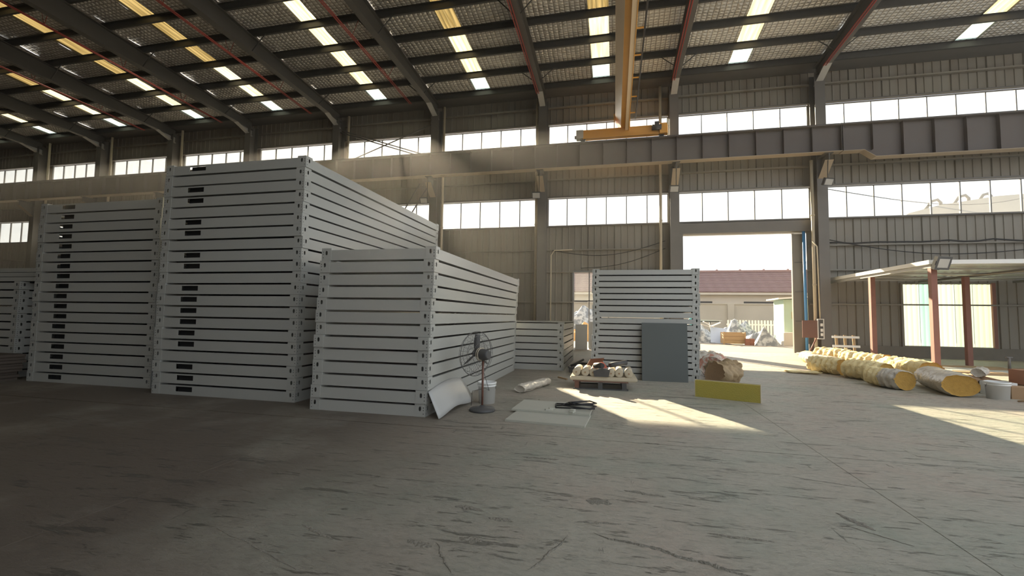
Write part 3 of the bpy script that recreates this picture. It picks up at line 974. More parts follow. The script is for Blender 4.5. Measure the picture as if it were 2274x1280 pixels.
def stack(where, x, y, w, l, n, h, lean, novent=None, vents=False, jit=0.012, rz=0.0, seed=1):
    rnd = random.Random(seed)
    for k in range(n):
        top = n - k                       # 1 = topmost
        pos = 'topmost' if top == 1 else ('bottom' if k == 0 else ORD[top] + ' from the top')
        lab = 'white steel frame, %s of %s' % (pos, where)
        v = vents and (top not in (novent or ()))
        if vents and not v: lab = 'white steel frame without vent, %s of %s' % (pos, where)
        dx = lean * k / max(1, n - 1) + rnd.uniform(-jit, jit)
        frame_unit(lab, x + dx, y + rnd.uniform(-jit, jit), k * h, w, l, h, v, 'frames in %s' % where, rz + rnd.uniform(-1, 1) * 0.0012)


stack('the tall stack second from the left', -11.93, 6.92, 3.24, 5.95, 18, 0.2075, 0.0, vents=True, seed=3)
stack('the tallest middle stack', -8.20, 6.55, 3.0, 5.95, 21, 0.2005, 0.02, novent=(2, 5, 8, 11, 18), vents=True, seed=5)
stack('the front stack behind the fan', -4.62, 6.18, 1.93, 5.95, 13, 0.194, 0.09, jit=0.014, seed=8)
stack('the low stack beside the small doorway', -4.40, 12.50, 3.02, 3.1, 7, 0.19, 0.0, seed=11)
stack('the short stack with the grey panel', -0.56, 11.42, 2.54, 5.6, 18, 0.1506, 0.02, jit=0.02, rz=0.02, seed=13)
stack('the stack at the left edge', -15.75, 7.10, 3.05, 5.95, 12, 0.1745, 0.03, seed=17)
for k in range(3):
    tag(MB().box(-16.4, -11.99, 7.16, 12.9, 2.10 + 0.10 * k, 2.19 + 0.10 * k).build('sandwich_panel', 'paint'),
        'white sandwich panel, %s of three laid on the left edge stack' % ('lowest', 'middle', 'topmost')[k], 'panel', 'panels on the left edge stack')
tag(MB().box(-4.42, -1.36, 12.48, 15.62, 1.332, 1.345).build('cover_sheet', 'paint'), 'thin white cover sheet on top of the low stack', 'sheet')

# brown board pile at the left picture edge
for k in range(9):
    s = 0.02 * math.sin(k * 2.3)
    tag(MB().box(-1.6, 0.0, 0, 0.85, 0, 0.055).build('board', 'darkbrown', None, (-11.98 + s - 0.03 * (9 - k), 6.1 + s, 0.062 * k), (0, 0, 0.02 * math.sin(k))),
        'dark brown board, %s in the pile at the left picture edge' % ('topmost' if k == 8 else ('lowest' if k == 0 else ORD[9 - k] + ' from the top')), 'board', 'brown boards at the left edge')

# ------------------------------------------------------------------ things around the stacks
# grey panel leaning on the short stack
lp = Matrix.Rotation(math.radians(-3.2), 4, 'X')
tag(MB().box(0, 1.04, 0, 0.05, 0, 1.38).build('grey_sheet', 'greypanel', None, (0.64, 11.20, 0.0), (math.radians(-3.5), 0, 0.02)), 'dark grey panel leaning against the short stack', 'panel')

# bent white sheet leaning on the front stack
mb = MB()
n = 12
rows = 6
for j in range(rows + 1):
    for i in range(n + 1):
        u, v = i / n, j / rows
        top = Vector((-2.652, 6.17 + 1.42 * u, 0.37 + 0.07 * math.sin(math.pi * u * 0.9)))
        low = Vector((-2.45 + 0.08 * u, 6.10 + 1.38 * u, 0.008 + 0.06 * math.sin(math.pi * min(1, u * 1.1)) ** 2 + 0.02 * u))
        p = top.lerp(low, v)
        p.x += 0.025 * math.sin(math.pi * v) * u
        mb.v.append(tuple(p))
for j in range(rows):
    for i in range(n):
        a = j * (n + 1) + i
        mb.face((a, a + 1, a + n + 2, a + n + 1), 0, True)
o = mb.build('bent_sheet', 'sheet')
sd = o.modifiers.new('thickness', 'SOLIDIFY'); sd.thickness = 0.006
tag(o, 'bent white metal sheet leaning on the foot of the front stack', 'sheet')

# pedestal fan
fan = thing('pedestal_fan', 'dark pedestal fan with wire cage standing before the front stack', 'fan', (-2.03, 6.86, 0))
MB().lathe([(0.0, 0), (0.20, 0), (0.205, 0.02), (0.19, 0.045), (0.06, 0.06), (0.03, 0.09), (0.0, 0.09)], seg=28).build('base', 'darkgrey', fan)
MB().tube([(0, 0, 0.06), (0, 0, 0.80)], 0.017, 10).build('pole', 'brownbox', fan)
ax = Vector((-0.90, 0.43, 0.03)).normalized()
uu = ax.cross(Vector((0, 0, 1))).normalized(); vv = uu.cross(ax)
fc = Vector((-0.13, 0.05, 0.885))
MB().tube([fc - ax * 0.27, fc - ax * 0.25, fc - ax * 0.16, fc - ax * 0.06, fc - ax * 0.02], [0.055, 0.075, 0.09, 0.07, 0.05], 16).build('motor', 'darkgrey', fan)
mb = MB()
for k in range(2):
    c = fc - ax * (0.08 + 0.035 * k)
    mb.tube([c + (uu * math.cos(a) + vv * math.sin(a)) * 0.098 for a in [i * math.pi / 8 for i in range(17)]], 0.007, 5, cap=False)
mb.build('power_cord', 'bubble', fan)
MB().tube([(0, 0, 0.78), tuple(fc - ax * 0.15)], 0.02, 8).build('neck', 'darkgrey', fan)
hub = MB().tube([fc - ax * 0.03, fc + ax * 0.05], 0.05, 14).build('hub', 'darkgrey', fan)
for k in range(3):
    a0 = math.radians(88 + 120 * k)
    mb = MB()
    for i in range(6):
        r = 0.04 + 0.27 * i / 5
        wd = 0.035 + 0.045 * math.sin(math.pi * min(1, i / 5 * 0.8 + 0.1))
        for e in (-1, 1):
            da = e * wd / max(r, 0.08) * 0.5
            p = fc + (uu * math.cos(a0 + da) + vv * math.sin(a0 + da)) * r + ax * (0.03 * e)
            mb.v.append(tuple(p))
    for i in range(5): mb.face((2 * i, 2 * i + 1, 2 * i + 3, 2 * i + 2), 0, True)
    b = mb.build('blade', 'darkgrey', fan)
    s_ = b.modifiers.new('thickness', 'SOLIDIFY'); s_.thickness = 0.004
mb = MB()
circ = [i * math.pi / 20 for i in range(41)]
for off, rr, th in ((0.0, 0.355, 0.006), (0.085, 0.30, 0.003), (0.105, 0.20, 0.003), (-0.085, 0.30, 0.003), (-0.10, 0.18, 0.003), (0.11, 0.07, 0.003)):
    mb.tube([fc + ax * off + (uu * math.cos(a) + vv * math.sin(a)) * rr for a in circ], th, 5, cap=False)
for k in range(36):
    a = k * math.pi / 18
    d = uu * math.cos(a) + vv * math.sin(a)
    for sgn in (1, -1):
        mb.tube([fc + d * 0.355, fc + ax * sgn * 0.05 + d * 0.335, fc + ax * sgn * 0.085 + d * 0.30, fc + ax * sgn * 0.105 + d * 0.19, fc + ax * sgn * 0.11 + d * 0.06], 0.0018, 4, cap=False)
mb.build('cage', 'mesh_dark', fan)
MB().tube([tuple(fc - ax * 0.2), (-0.03, 0.12, 0.62), (0.08, 0.10, 0.30), (0.03, 0.03, 0.35), (-0.2, 0.1, 0.28), (-0.28, 0.3, 0.01)], 0.005, 6).build('cable', 'mesh_dark', fan)

# paint bucket behind the fan
def bucket(name, label, loc, r, h, body='white', contents=None):
    b = thing(name, label, 'bucket', loc)
    prof = [(0.0, 0), (r * 0.88, 0), (r * 0.97, h * 0.80), (r * 1.03, h * 0.80), (r * 1.03, h * 0.84), (r * 0.99, h * 0.85), (r * 0.99, h * 0.9), (r * 1.05, h * 0.9), (r * 1.05, h), (r * 0.97, h), (r * 0.85, 0.012), (0, 0.012)]
    MB().lathe(prof, seg=24).build('body', body, b)
    MB().tube([(r * 1.03 * math.cos(a), r * 1.03 * math.sin(a) * 0.6 - 0.02, h * (0.85 - 0.42 * math.sin(a))) for a in [math.pi * i / 12 for i in range(13)]], 0.004, 6).build('handle', 'darkgrey', b)
    if contents: MB().lathe([(0, h * 0.5), (r * 0.9, h * 0.5)], seg=20).build('contents', contents, b)
    return b


bucket('paint_bucket', 'white plastic paint bucket behind the pedestal fan', (-2.14, 7.50, 0), 0.155, 0.36, contents='dark')

# boards on the floor
tag(MB().box(0, 1.13, 0, 0.72, 0, 0.028).build('board', 'ply', None, (-1.52, 6.28, 0.0), (0, 0, -0.06)), 'near greenish grey board lying flat on the concrete floor', 'board', 'boards on the floor')
tag(MB().box(0, 1.20, 0, 0.80, 0, 0.028).box(0.05, 1.1, 0.45, 0.55, -0.03, 0.0).build('board', 'ply', None, (-1.56, 6.88, 0.030), (0, 0, -0.05)), 'far grey board lying flat with black frames on its corner', 'board', 'boards on the floor')
for k, (x, y) in enumerate(((-0.98, 6.78), (-0.62, 6.72))):
    tag(MB().box(-0.06, 0.06, -0.03, 0.03, 0, 0.02).box(0.0, 0.09, -0.02, 0.05, 0.02, 0.035).build('offcut', 'ply', None, (x, y + 0.16, 0.059), (0, 0, 0.3 + k)), ('small dark offcut at the middle of the boards', 'small pale offcut nearer the board corner')[k], 'offcut')
for k, (x, y, rz, s) in enumerate(((-0.62, 7.30, 0.1, 1.0), (-0.55, 7.22, -0.35, 0.8), (-0.50, 7.34, 0.6, 0.65))):
    mb = MB()
    a, b = 0.30 * s, 0.16 * s
    for p, q in (((-a, -b), (a, -b)), ((a, -b), (a, b)), ((a, b), (-a, b)), ((-a, b), (-a, -b)), ((-a, 0), (a * 0.6, b))):
        mb.tube([(p[0], p[1], 0.012), (q[0], q[1], 0.012)], 0.011, 6)
    tag(mb.build('bracket_frame', 'black', None, (x, y, 0.059 + 0.026 * k), (0.0, 0, rz)), ('largest black metal frame, lowest on the far board', 'middle black metal frame on the far board', 'smallest black metal frame on top of the others')[k], 'frame', 'black metal frames')


# lumpy rolls
def lumpy_roll(name, label, p0, p1, r, body, end, cat='roll', group=None, amp=0.07, squash=0.88, folds=6, seed=0, hollow=0.3, body2=None, split=0.55):
    p0, p1 = Vector(p0), Vector(p1)
    L_ = (p1 - p0).length
    d = (p1 - p0).normalized()
    rz = math.atan2(d.y, d.x)
    t = thing(name, label, cat, p0, rz, group)
    nr, seg = 36, 36
    amp *= 1.35
    rr = random.Random(seed)
    ph = rr.uniform(0, 100)

    def ring_pt(u, a):
        f = 1 + amp * noise.noise(Vector((u * L_ * 3.2 + ph, math.cos(a) * 1.6, math.sin(a) * 1.6 + ph))) + 0.4 * amp * math.sin(u * folds * 6.28 + 1.3 * math.sin(a * 2 + ph))
        f += 0.7 * amp * (abs(noise.noise(Vector((u * L_ * 7 + ph, math.cos(a) * 3, math.sin(a) * 3)))) * 2 - 0.5) + 0.35 * amp * noise.noise(Vector((u * L_ * 16 + ph, math.cos(a) * 7, math.sin(a) * 7)))
        f *= 1 - 0.10 * (2 * u - 1) ** 6
        z = math.sin(a) * r * f * squash
        return (u * L_, math.cos(a) * r * f * 1.05, max(z, -r * squash * 0.96) + r * squash * 0.96)
    mb = MB()
    for i in range(nr + 1):
        for s in range(seg):
            mb.v.append(ring_pt(i / nr, 2 * math.pi * s / seg))
    for i in range(nr):
        for s in range(seg):
            s2 = (s + 1) % seg
            mb.face((i * seg + s, i * seg + s2, (i + 1) * seg + s2, (i + 1) * seg + s), 1 if body2 and i / nr > split else 0, True)
    mb.build('roll_body', [body, body2 or body], t)
    for u, sx in ((0.0, -1), (1.0, 1)):
        mb = MB()
        # wound end: stepped spiral of rings going slightly inwards
        prev = None
        K = 7
        for k in range(K + 1):
            q = 1 - k / K * (1 - 0.06)
            off = -sx * (0.012 * (k % 2) + 0.05 * (1 - q) ** 0.5 * hollow * 2)
            n = len(mb.v)
            zc = r * squash * 0.96
            for s in range(seg):
                x, y, z = ring_pt(u, 2 * math.pi * s / seg)
                mb.v.append((x + off, y * q, zc + (z - zc) * q))
            if prev is not None:
                for s in range(seg):
                    s2 = (s + 1) % seg
                    mb.face((prev + s, prev + s2, n + s2, n + s), 0, True)
            prev = n
        mb.face(tuple(prev + s for s in range(seg)), 0)
        mb.build('roll_end', end, t)
    return t


GW = 'yellow glass wool rolls by the right wall'
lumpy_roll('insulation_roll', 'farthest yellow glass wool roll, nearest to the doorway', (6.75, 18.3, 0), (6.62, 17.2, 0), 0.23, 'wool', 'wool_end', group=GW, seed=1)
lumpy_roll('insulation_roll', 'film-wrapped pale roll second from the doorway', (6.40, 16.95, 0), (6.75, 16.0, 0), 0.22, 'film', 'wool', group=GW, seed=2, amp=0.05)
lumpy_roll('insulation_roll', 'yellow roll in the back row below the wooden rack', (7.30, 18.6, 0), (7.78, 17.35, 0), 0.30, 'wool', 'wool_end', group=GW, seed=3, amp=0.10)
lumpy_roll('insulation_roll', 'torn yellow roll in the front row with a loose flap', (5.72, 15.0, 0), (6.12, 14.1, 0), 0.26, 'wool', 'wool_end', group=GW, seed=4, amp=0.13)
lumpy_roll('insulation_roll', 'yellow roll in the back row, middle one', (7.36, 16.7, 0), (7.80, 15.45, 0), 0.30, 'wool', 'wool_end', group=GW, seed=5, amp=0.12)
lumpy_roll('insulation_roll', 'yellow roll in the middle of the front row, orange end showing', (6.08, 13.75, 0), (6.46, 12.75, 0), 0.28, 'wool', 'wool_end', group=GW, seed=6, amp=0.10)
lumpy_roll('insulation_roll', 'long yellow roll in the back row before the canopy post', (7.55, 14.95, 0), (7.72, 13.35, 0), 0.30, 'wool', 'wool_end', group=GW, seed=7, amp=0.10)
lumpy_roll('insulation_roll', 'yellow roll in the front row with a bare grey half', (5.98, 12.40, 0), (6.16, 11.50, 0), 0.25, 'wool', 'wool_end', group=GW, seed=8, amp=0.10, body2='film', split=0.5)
lumpy_roll('insulation_roll', 'nearest film-wrapped glass wool roll facing the camera', (7.25, 12.6, 0), (6.76, 10.85, 0), 0.305, 'film', 'wool_end', group=GW, seed=9, amp=0.06, squash=0.78)
# loose flap of wool
mb = MB()
for i in range(9):
    for j in range(4):
        x, y = 4.80 + 0.09 * i, 14.2 + 0.16 * j - 0.04 * i
        mb.v.append((x, y, 0.012 + 0.05 * (noise.noise(Vector((x * 6, y * 6, 2))) + 0.6) * (0.3 + i / 9)))
for i in range(8):
    for j in range(3):
        a = i * 4 + j
        mb.face((a, a + 4, a + 5, a + 1), 0, True)
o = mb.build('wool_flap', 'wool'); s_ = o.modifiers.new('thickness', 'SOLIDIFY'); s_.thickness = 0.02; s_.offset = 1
tag(o, 'loose flap of yellow wool on the floor before the torn roll', 'insulation')

# yellow board lying on edge
mb = MB()
mb.box(-0.55, 0.55, 0, 0.09, 0.0, 0.31)
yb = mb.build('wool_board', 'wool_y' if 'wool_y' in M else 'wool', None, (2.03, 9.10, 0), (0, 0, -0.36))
M['wool_y'] = mat('olive_yellow_wool', (0.46, 0.36, 0.07), 0.95, var=0.25, scale=5, bump=0.5, bscale=50, col2=(0.38, 0.34, 0.07))
yb.data.materials.clear(); yb.data.materials.append(M['wool_y'])
MB().box(-0.56, 0.56, 0.085, 0.10, 0.0, 0.322).box(-0.562, -0.55, -0.002, 0.09, 0.0, 0.315).box(0.55, 0.562, -0.002, 0.09, 0.0, 0.315).build('facing', 'bubble', yb)
tag(yb, 'olive yellow wool slab standing on edge on the floor', 'insulation')

# bags beside the short stack
BG = 'wrapped bundles right of the short stack'
lumpy_roll('wrapped_bundle', 'nearest brown film-wrapped bundle behind the yellow slab', (2.25, 11.25, 0), (2.80, 11.75, 0), 0.30, 'bag', 'card', 'bundle', BG, 0.20, 0.85, 3, 21)
lumpy_roll('wrapped_bundle', 'red striped bundle against the right side of the short stack', (2.42, 12.35, 0), (2.72, 13.0, 0), 0.32, 'bagred', 'bagred', 'bundle', BG, 0.10, 0.9, 3, 22)
lumpy_roll('wrapped_bundle', 'small tan bundle behind the red striped one', (2.95, 13.7, 0), (3.40, 13.85, 0), 0.16, 'bag', 'card', 'bundle', BG, 0.12, 0.9, 3, 23)
lumpy_roll('wrapped_bundle', 'far pale bundle with a brown end by the stack', (2.45, 15.3, 0), (3.15, 15.5, 0), 0.28, 'film', 'bag', 'bundle', BG, 0.15, 0.85, 3, 24)
tag(MB().box(0, 0.9, 0, 0.4, 0, 0.03).build('board', 'ply', None, (2.25, 14.1, 0.0), (0, 0, 0.1)), 'pale board on the floor between the bundles', 'board')
tag(MB().box(0, 0.45, 0, 0.4, 0, 0.42).box(0.02, 0.43, 0.02, 0.38, 0.42, 0.43).build('carton', 'brownbox', None, (2.25, 16.6, 0.0), (0, 0, 0.1)), 'dark brown carton behind the bundles at the short stack', 'box')

# pallet with rolls
pal = thing('pallet', 'dark pallet under the pale rolls before the short stack', 'pallet', (-0.30, 9.95, 0), 0.03)
for x in (-0.48, 0.0, 0.48):
    MB().box(x - 0.045, x + 0.045, -0.45, 0.45, 0.022, 0.16).build('bearer', 'brownbox' if x < 0 else 'darkgrey', pal)
for k in range(5):
    y = -0.42 + 0.20 * k
    MB().box(-0.56, 0.56, y - 0.055, y + 0.055, 0.16, 0.182).build('slat', 'brownbox', pal)
for y in (-0.4, 0.4):
    MB().box(-0.56, 0.56, y - 0.05, y + 0.05, 0.0, 0.022).build('slat', 'darkgrey', pal)
tag(MB().box(-0.66, 0.66, -0.44, 0.46, 0, 0.085).box(-0.68, 0.68, -0.46, 0.48, 0.02, 0.06).build('wrapped_slab', 'bubble', None, (-0.24, 9.93, 0.183), (0, 0, 0.03)), 'pale wrapped slab lying across the pallet', 'slab')
for k, x in enumerate((-0.78, -0.60, -0.43, -0.08, 0.10, 0.27)):
    r = 0.08 if k not in (3,) else 0.075
    t = thing('foil_roll', '%s pale roll from the left on the pallet' % ORD[k + 1].capitalize().lower(), 'roll', (x + 0.02 * math.sin(k * 3), 9.52, 0.268 + r), 0.0, 'pale rolls on the pallet')
    MB().tube([(0, 0, 0), (0.01, 0.78, 0)], r, 20).build('roll_body', 'bubble', t)
    mb = MB()
    mb.tube([(0, -0.012, 0), (0, 0.01, 0)], r * 0.82, 18); mb.build('roll_end', 'bubble', t)
    MB().tube([(0, -0.022, 0), (0, 0.0, 0)], r * 0.22, 12).build('core', 'card', t)
# jumble on the rolls
mb = MB()
for i in range(11):
    for j in range(9):
        u, v = i / 10 - 0.5, j / 8 - 0.5
        h = max(0.0, 1 - (u * u + v * v) * 4)
        mb.v.append((u * 0.30, v * 0.26, 0.11 * h ** 0.6 + 0.06 * h * noise.noise(Vector((u * 9, v * 9, 4)))))
for i in range(10):
    for j in range(8):
        a = i * 9 + j
        mb.face((a, a + 9, a + 10, a + 1), 0, True)
tag(mb.build('cloth', 'cloth', None, (-0.30, 9.78, 0.43)), 'crumpled orange-red cloth on the rolls', 'cloth')
tag(MB().tube([(0, 0, 0), (0.34, 0.25, 0.05)], [0.05, 0.055], 12).build('grey_tube', 'darkgrey', None, (-0.10, 9.74, 0.485)), 'short dark grey tube lying across the rolls', 'tube')
tag(MB().tube([(0, 0, 0), (0.10, -0.12, 0.02), (0.16, -0.2, 0.02)], [0.055, 0.06, 0.05], 12).build('black_bottle', 'black', None, (-0.40, 9.60, 0.485)), 'black bottle beside the orange-red cloth', 'bottle')
tag(MB().prism([(-0.18, 0.0), (0.14, 0.02), (0.20, 0.2), (-0.1, 0.16)], 'y', 0, 0.02).build('brown_scrap', 'brownbox', None, (-0.42, 10.1, 0.43), (0.5, 0, 0)), 'brown scrap of sheet standing on the rolls', 'scrap')
tag(MB().prism([(-0.17, 0.0), (0.12, 0.0), (0.15, 0.14), (0.0, 0.18), (-0.19, 0.12)], 'y', 0, 0.015).build('grey_rag', 'darkgrey', None, (-0.24, 9.455, 0.272), (0, 0, 0)), 'grey cardboard piece hanging in front of the rolls', 'scrap')

# wrapped long roll on the floor
lumpy_roll('long_parcel', 'long pale film-wrapped parcel on the floor right of the fan', (-1.80, 8.62, 0), (-1.45, 9.85, 0), 0.11, 'film', 'film', 'parcel', None, 0.12, 0.75, 4, 31)
tag(MB().box(-0.2, 0.2, -0.02, 0.02, 0, 0.03).build('stick', 'wood', None, (-1.22, 10.9, 0), (0, 0, -0.9)), 'short stick of wood on the floor before the low stack', 'stick')
# dark machine behind pallet
pm = thing('machine_parts', 'dark heap of metal parts between low stack and short stack', 'parts', (-0.95, 12.4, 0))
MB().box(-0.25, 0.35, -0.2, 0.2, 0, 0.14).build('body', 'darkgrey', pm)
MB().tube([(-0.2, -0.25, 0.18), (0.1, -0.2, 0.25), (0.35, 0.1, 0.2)], 0.035, 8).build('hose', 'black', pm)
MB().tube([(-0.3, 0.1, 0.1), (0.1, 0.4, 0.30)], 0.03, 8).build('bar', 'steel', pm)
# white boards inside the small doorway
for k, (x, w, h) in enumerate(((-1.78, 0.55, 1.15), (-1.15, 0.75, 1.28))):
    tag(MB().box(0, w, 0, 0.06, 0, h).build('white_board', 'sheet', None, (x, 20.9 + 0.1 * k, 0.0), (math.radians(-5), 0, 0)), ('left white board standing in the small doorway', 'right white board standing in the small doorway')[k], 'board', 'boards in the small doorway')

# switch box at the doorway
sb = thing('switch_box', 'brown metal switch box with open door beside the doorway', 'switch box', (8.0, 21.0, 0.75))
MB().box(0.22, 0.42, 0.0, 0.22, 0.0, 0.78).build('cabinet', 'darkgrey', sb)
MB().box(-0.36, 0.20, -0.03, -0.005, 0.02, 0.74).build('cabinet_door', 'brownbox', sb)
MB().box(0.20, 0.235, -0.03, 0.0, 0, 0.78).box(0.42, 0.45, -0.03, 0.0, 0, 0.78).box(0.2, 0.45, -0.03, 0.0, -0.03, 0.0).box(0.2, 0.45, -0.03, 0.0, 0.78, 0.81).build('door_frame', 'white', sb)
for z in (0.10, 0.28, 0.50):
    MB().box(0.31, 0.40, -0.04, 0.0, z, z + 0.12).build('switch', 'white', sb)
MB().tube([(0.34, 0.06, 0.80), (0.30, 0.06, 3.85), (0.14, 0.10, 4.1)], 0.025, 8).build('conduit', 'pvc', sb)
MB().tube([(0.2, 0.1, 0.0), (-0.15, 0.05, -0.72)], 0.028, 8).build('support', 'rust', sb)

# wooden rack behind the rolls
rk = thing('wooden_rack', 'pale wooden rack leaning behind the yellow rolls', 'rack', (7.95, 18.9, 0), -0.12)
tilt = Matrix.Rotation(math.radians(-10), 4, 'X')
for k in range(3):
    MB().box(0.05 + 0.27 * k, 0.13 + 0.27 * k, 0, 0.03, 0.0, 0.98, 0, tilt).build('upright', 'wood', rk)
for k in range(3):
    MB().box(-0.05, 0.80, -0.03, 0.0, 0.18 + 0.34 * k, 0.26 + 0.34 * k, 0, tilt).build('slat', 'white', rk)

# ------------------------------------------------------------------ lean-to canopy on the right
cp = thing('lean_to_canopy', 'white-edged flat canopy on red steel posts against the back wall', 'canopy', (9.05, 15.55, 0))
CZ = 3.22
n = 0
for k in range(16):
    x0 = 0.0 + 0.95 * k
    mb = MB()
    seg_n = 8
    for i in range(seg_n + 1):
        x = x0 + 0.95 * i / seg_n
        dz = 0.025 if i % 2 else 0.0
        mb.v += [(x, 0, CZ + 0.05 + dz), (x, 6.3, CZ + 0.03 + dz)]
    for i in range(seg_n): mb.face((2 * i, 2 * i + 1, 2 * i + 3, 2 * i + 2))
    mb.build('roof_sheet', 'sheet', cp)
MB().box(-0.04, 0.0, -0.02, 6.3, CZ - 0.02, CZ + 0.10).build('edge_trim', 'white', cp)
MB().box(-0.04, 15.0, -0.06, -0.02, CZ - 0.02, CZ + 0.10).build('edge_trim', 'white', cp)
for y in (0.1, 1.6, 3.3, 4.9, 6.2):
    MB().box(0.0, 15.0, y - 0.03, y + 0.03, CZ - 0.03, CZ + 0.03).build('purlin', 'sheet', cp)
for x in (0.08, 3.3, 6.5, 9.7):
    MB().box(x - 0.04, x + 0.04, 0, 6.3, CZ - 0.12, CZ - 0.03).build('rafter', 'steel' if x > 1 else 'sheet', cp)
for (x, y) in ((0.10, 0.05), (0.12, 3.3), (2.98, 3.3), (6.5, 0.05), (6.5, 3.3)):
    MB().box(x - 0.075, x + 0.075, y - 0.075, y + 0.075, 0, CZ - 0.12).build('post', 'rust', cp)
MB().tube([(0.05 + 0.25 * k, 0.1 + 1.2 * math.sin(k / 12 * math.pi), CZ - 0.15 - 0.10 * math.sin(k / 12 * math.pi)) for k in range(13)], 0.008, 5).build('cable', 'bubble', cp)
f = thing('flood_light', 'dark framed floodlight on the corner post of the canopy', 'floodlight', (9.20, 15.26, 3.20), 0.35)
rot = Matrix.Rotation(math.radians(20), 4, 'X')
MB().box(-0.24, 0.24, -0.04, 0.06, -0.19, 0.19, 0, rot).build('housing', 'darkgrey', f)
MB().box(-0.17, 0.17, -0.046, -0.04, -0.13, 0.13, 0, rot).build('lens', 'lamp_glass', f)
MB().box(-0.26, -0.24, -0.03, 0.05, -0.06, 0.06, 0, rot).box(0.24, 0.26, -0.03, 0.05, -0.06, 0.06, 0, rot).box(-0.05, 0.05, 0.05, 0.2, -0.22, -0.1, 0, rot).build('bracket', 'darkgrey', f)

# junk at the right: tubes, cartons, bucket, boards
TG = 'cardboard tubes behind the nearest roll'
kk = 0
for row, cnt in ((0, 4), (1, 3)):
    for k in range(cnt):
        kk += 1
        t = MB()
        t.lathe([(0.075, 0), (0.075, 1.3), (0.06, 1.3), (0.06, 0.0), (0.075, 0)], seg=14)
        o = t.build('cardboard_tube', 'card', None, (7.62 + 0.16 * k + 0.08 * row, 11.75, 0.075 + 0.135 * row), (math.radians(-90), 0, math.radians(-14)))
        tag(o, 'brown cardboard tube, %s from the left in the %s row behind the nearest roll' % (ORD[k + 1], ('lower', 'upper')[row]), 'tube', TG + (' lower', ' upper')[row])
lumpy_roll('wrapped_bundle', 'pale crumpled bundle on top of the cardboard tubes', (7.80, 12.0, 0.30), (8.15, 12.4, 0.30), 0.11, 'film', 'film', 'bundle', None, 0.2, 0.9, 3, 41)
bucket('paint_bucket', 'white lidded paint bucket at the right beside the nearest roll', (7.40, 10.90, 0), 0.185, 0.34, contents=None)
tag(MB().box(0, 0.42, 0, 0.34, 0, 0.27).build('carton', 'white', None, (7.62, 11.32, 0), (0, 0, 0.05)), 'white carton with printed side behind the right paint bucket', 'box')
mb = MB().box(0, 1.6, 0, 0.5, 0, 0.30)
lc = mb.build('long_carton', 'cardred', None, (8.34, 11.45, 0.21), (0, 0, 0.04)); tag(lc, 'long open reddish carton stacked at the right picture edge', 'box')
MB().quad((0, -0.002, 0.30), (0.55, -0.12, 0.27), (0.55, 0.2, 0.31), (0, 0.2, 0.31)).build('flap', 'card', lc)
tag(MB().box(0, 1.7, 0, 0.55, 0, 0.20).build('long_carton', 'card', None, (8.33, 11.42, 0.0), (0, 0, 0.04)), 'lower long brown carton at the right picture edge', 'box')
tag(MB().box(0, 0.35, 0, 0.28, 0, 0.24).build('carton', 'card', None, (7.66, 10.95, 0), (0, 0, -0.25)), 'small brown carton right of the paint bucket', 'box')
tag(MB().box(0, 0.8, 0, 0.4, 0, 0.14).build('carton', 'cardred', None, (8.12, 10.75, 0), (0, 0, 0.1)), 'flat pinkish carton at the right edge of the floor', 'box')
for k in range(5):
    a = R(0, 3)
    tag(MB().tube([(0, 0, 0.02), (0.18, 0.05, 0.05), (0.3, -0.03, 0.02)], [0.02, 0.025, 0.015], 6).build('scrap_piece', ('wood', 'cloth', 'sheet', 'orange_pile', 'sheet')[k], None, (7.75 + 0.17 * k, 10.45 + 0.06 * (k % 2), 0), (0, 0, a)),
        ('pale wooden scrap by the bucket foot', 'reddish scrap on the right floor', 'white scrap strip at the right edge', 'orange scrap among the cartons', 'bent white scrap near the flat carton')[k], 'scrap', 'scraps at the right edge')
tag(MB().box(0, 1.3, 0, 0.05, 0, 0.55).build('plywood_sheet', 'ply', None, (12.15, 16.3, 0), (math.radians(-15), 0, 0.05)), 'grey plywood sheet standing under the canopy at the right edge', 'board')
BG2 = 'boards under the canopy'
for k, (x, y, z, w, rz) in enumerate(((9.6, 17.6, 0.0, 2.6, 0.02), (9.3, 16.95, 0.0, 1.7, -0.05), (11.08, 17.15, 0.0, 2.2, 0.06), (9.9, 16.2, 0.0, 2.0, 0.10), (9.35, 15.75, 0.0, 1.6, -0.05))):
    tag(MB().box(0, w, 0, 0.28, 0, 0.07).build('plank', 'ply' if k % 2 else 'wood', None, (x, y, z), (0, 0, rz)),
        ('long plank nearest the wall under the canopy', 'plank lying left under the canopy', 'right-hand plank under the canopy', 'slanting plank at the front of the canopy', 'short plank behind the long back-row roll')[k], 'plank', BG2)
ss = thing('stand', 'small metal stand with round foot under the canopy', 'stand', (11.7, 16.75, 0))
MB().lathe([(0, 0), (0.2, 0), (0.18, 0.03), (0.03, 0.06), (0, 0.06)], seg=16).build('foot', 'darkgrey', ss)
MB().tube([(0, 0, 0.05), (0, 0, 0.45)], 0.035, 8).build('stem', 'steel', ss)
MB().tube([(-0.08, 0, 0.45), (0.08, 0, 0.45)], 0.03, 8).build('head', 'steel', ss)

# cables on the walls
def cable(label, pts, r=0.012, m='black'):
    return tag(MB().tube(pts, r, 6).build('cable', m), label, 'cable')


def sag(a, b, s, n=16):
    a, b = Vector(a), Vector(b)
    return [a.lerp(b, i / n) - Vector((0, 0, s * math.sin(math.pi * i / n))) for i in range(n + 1)]


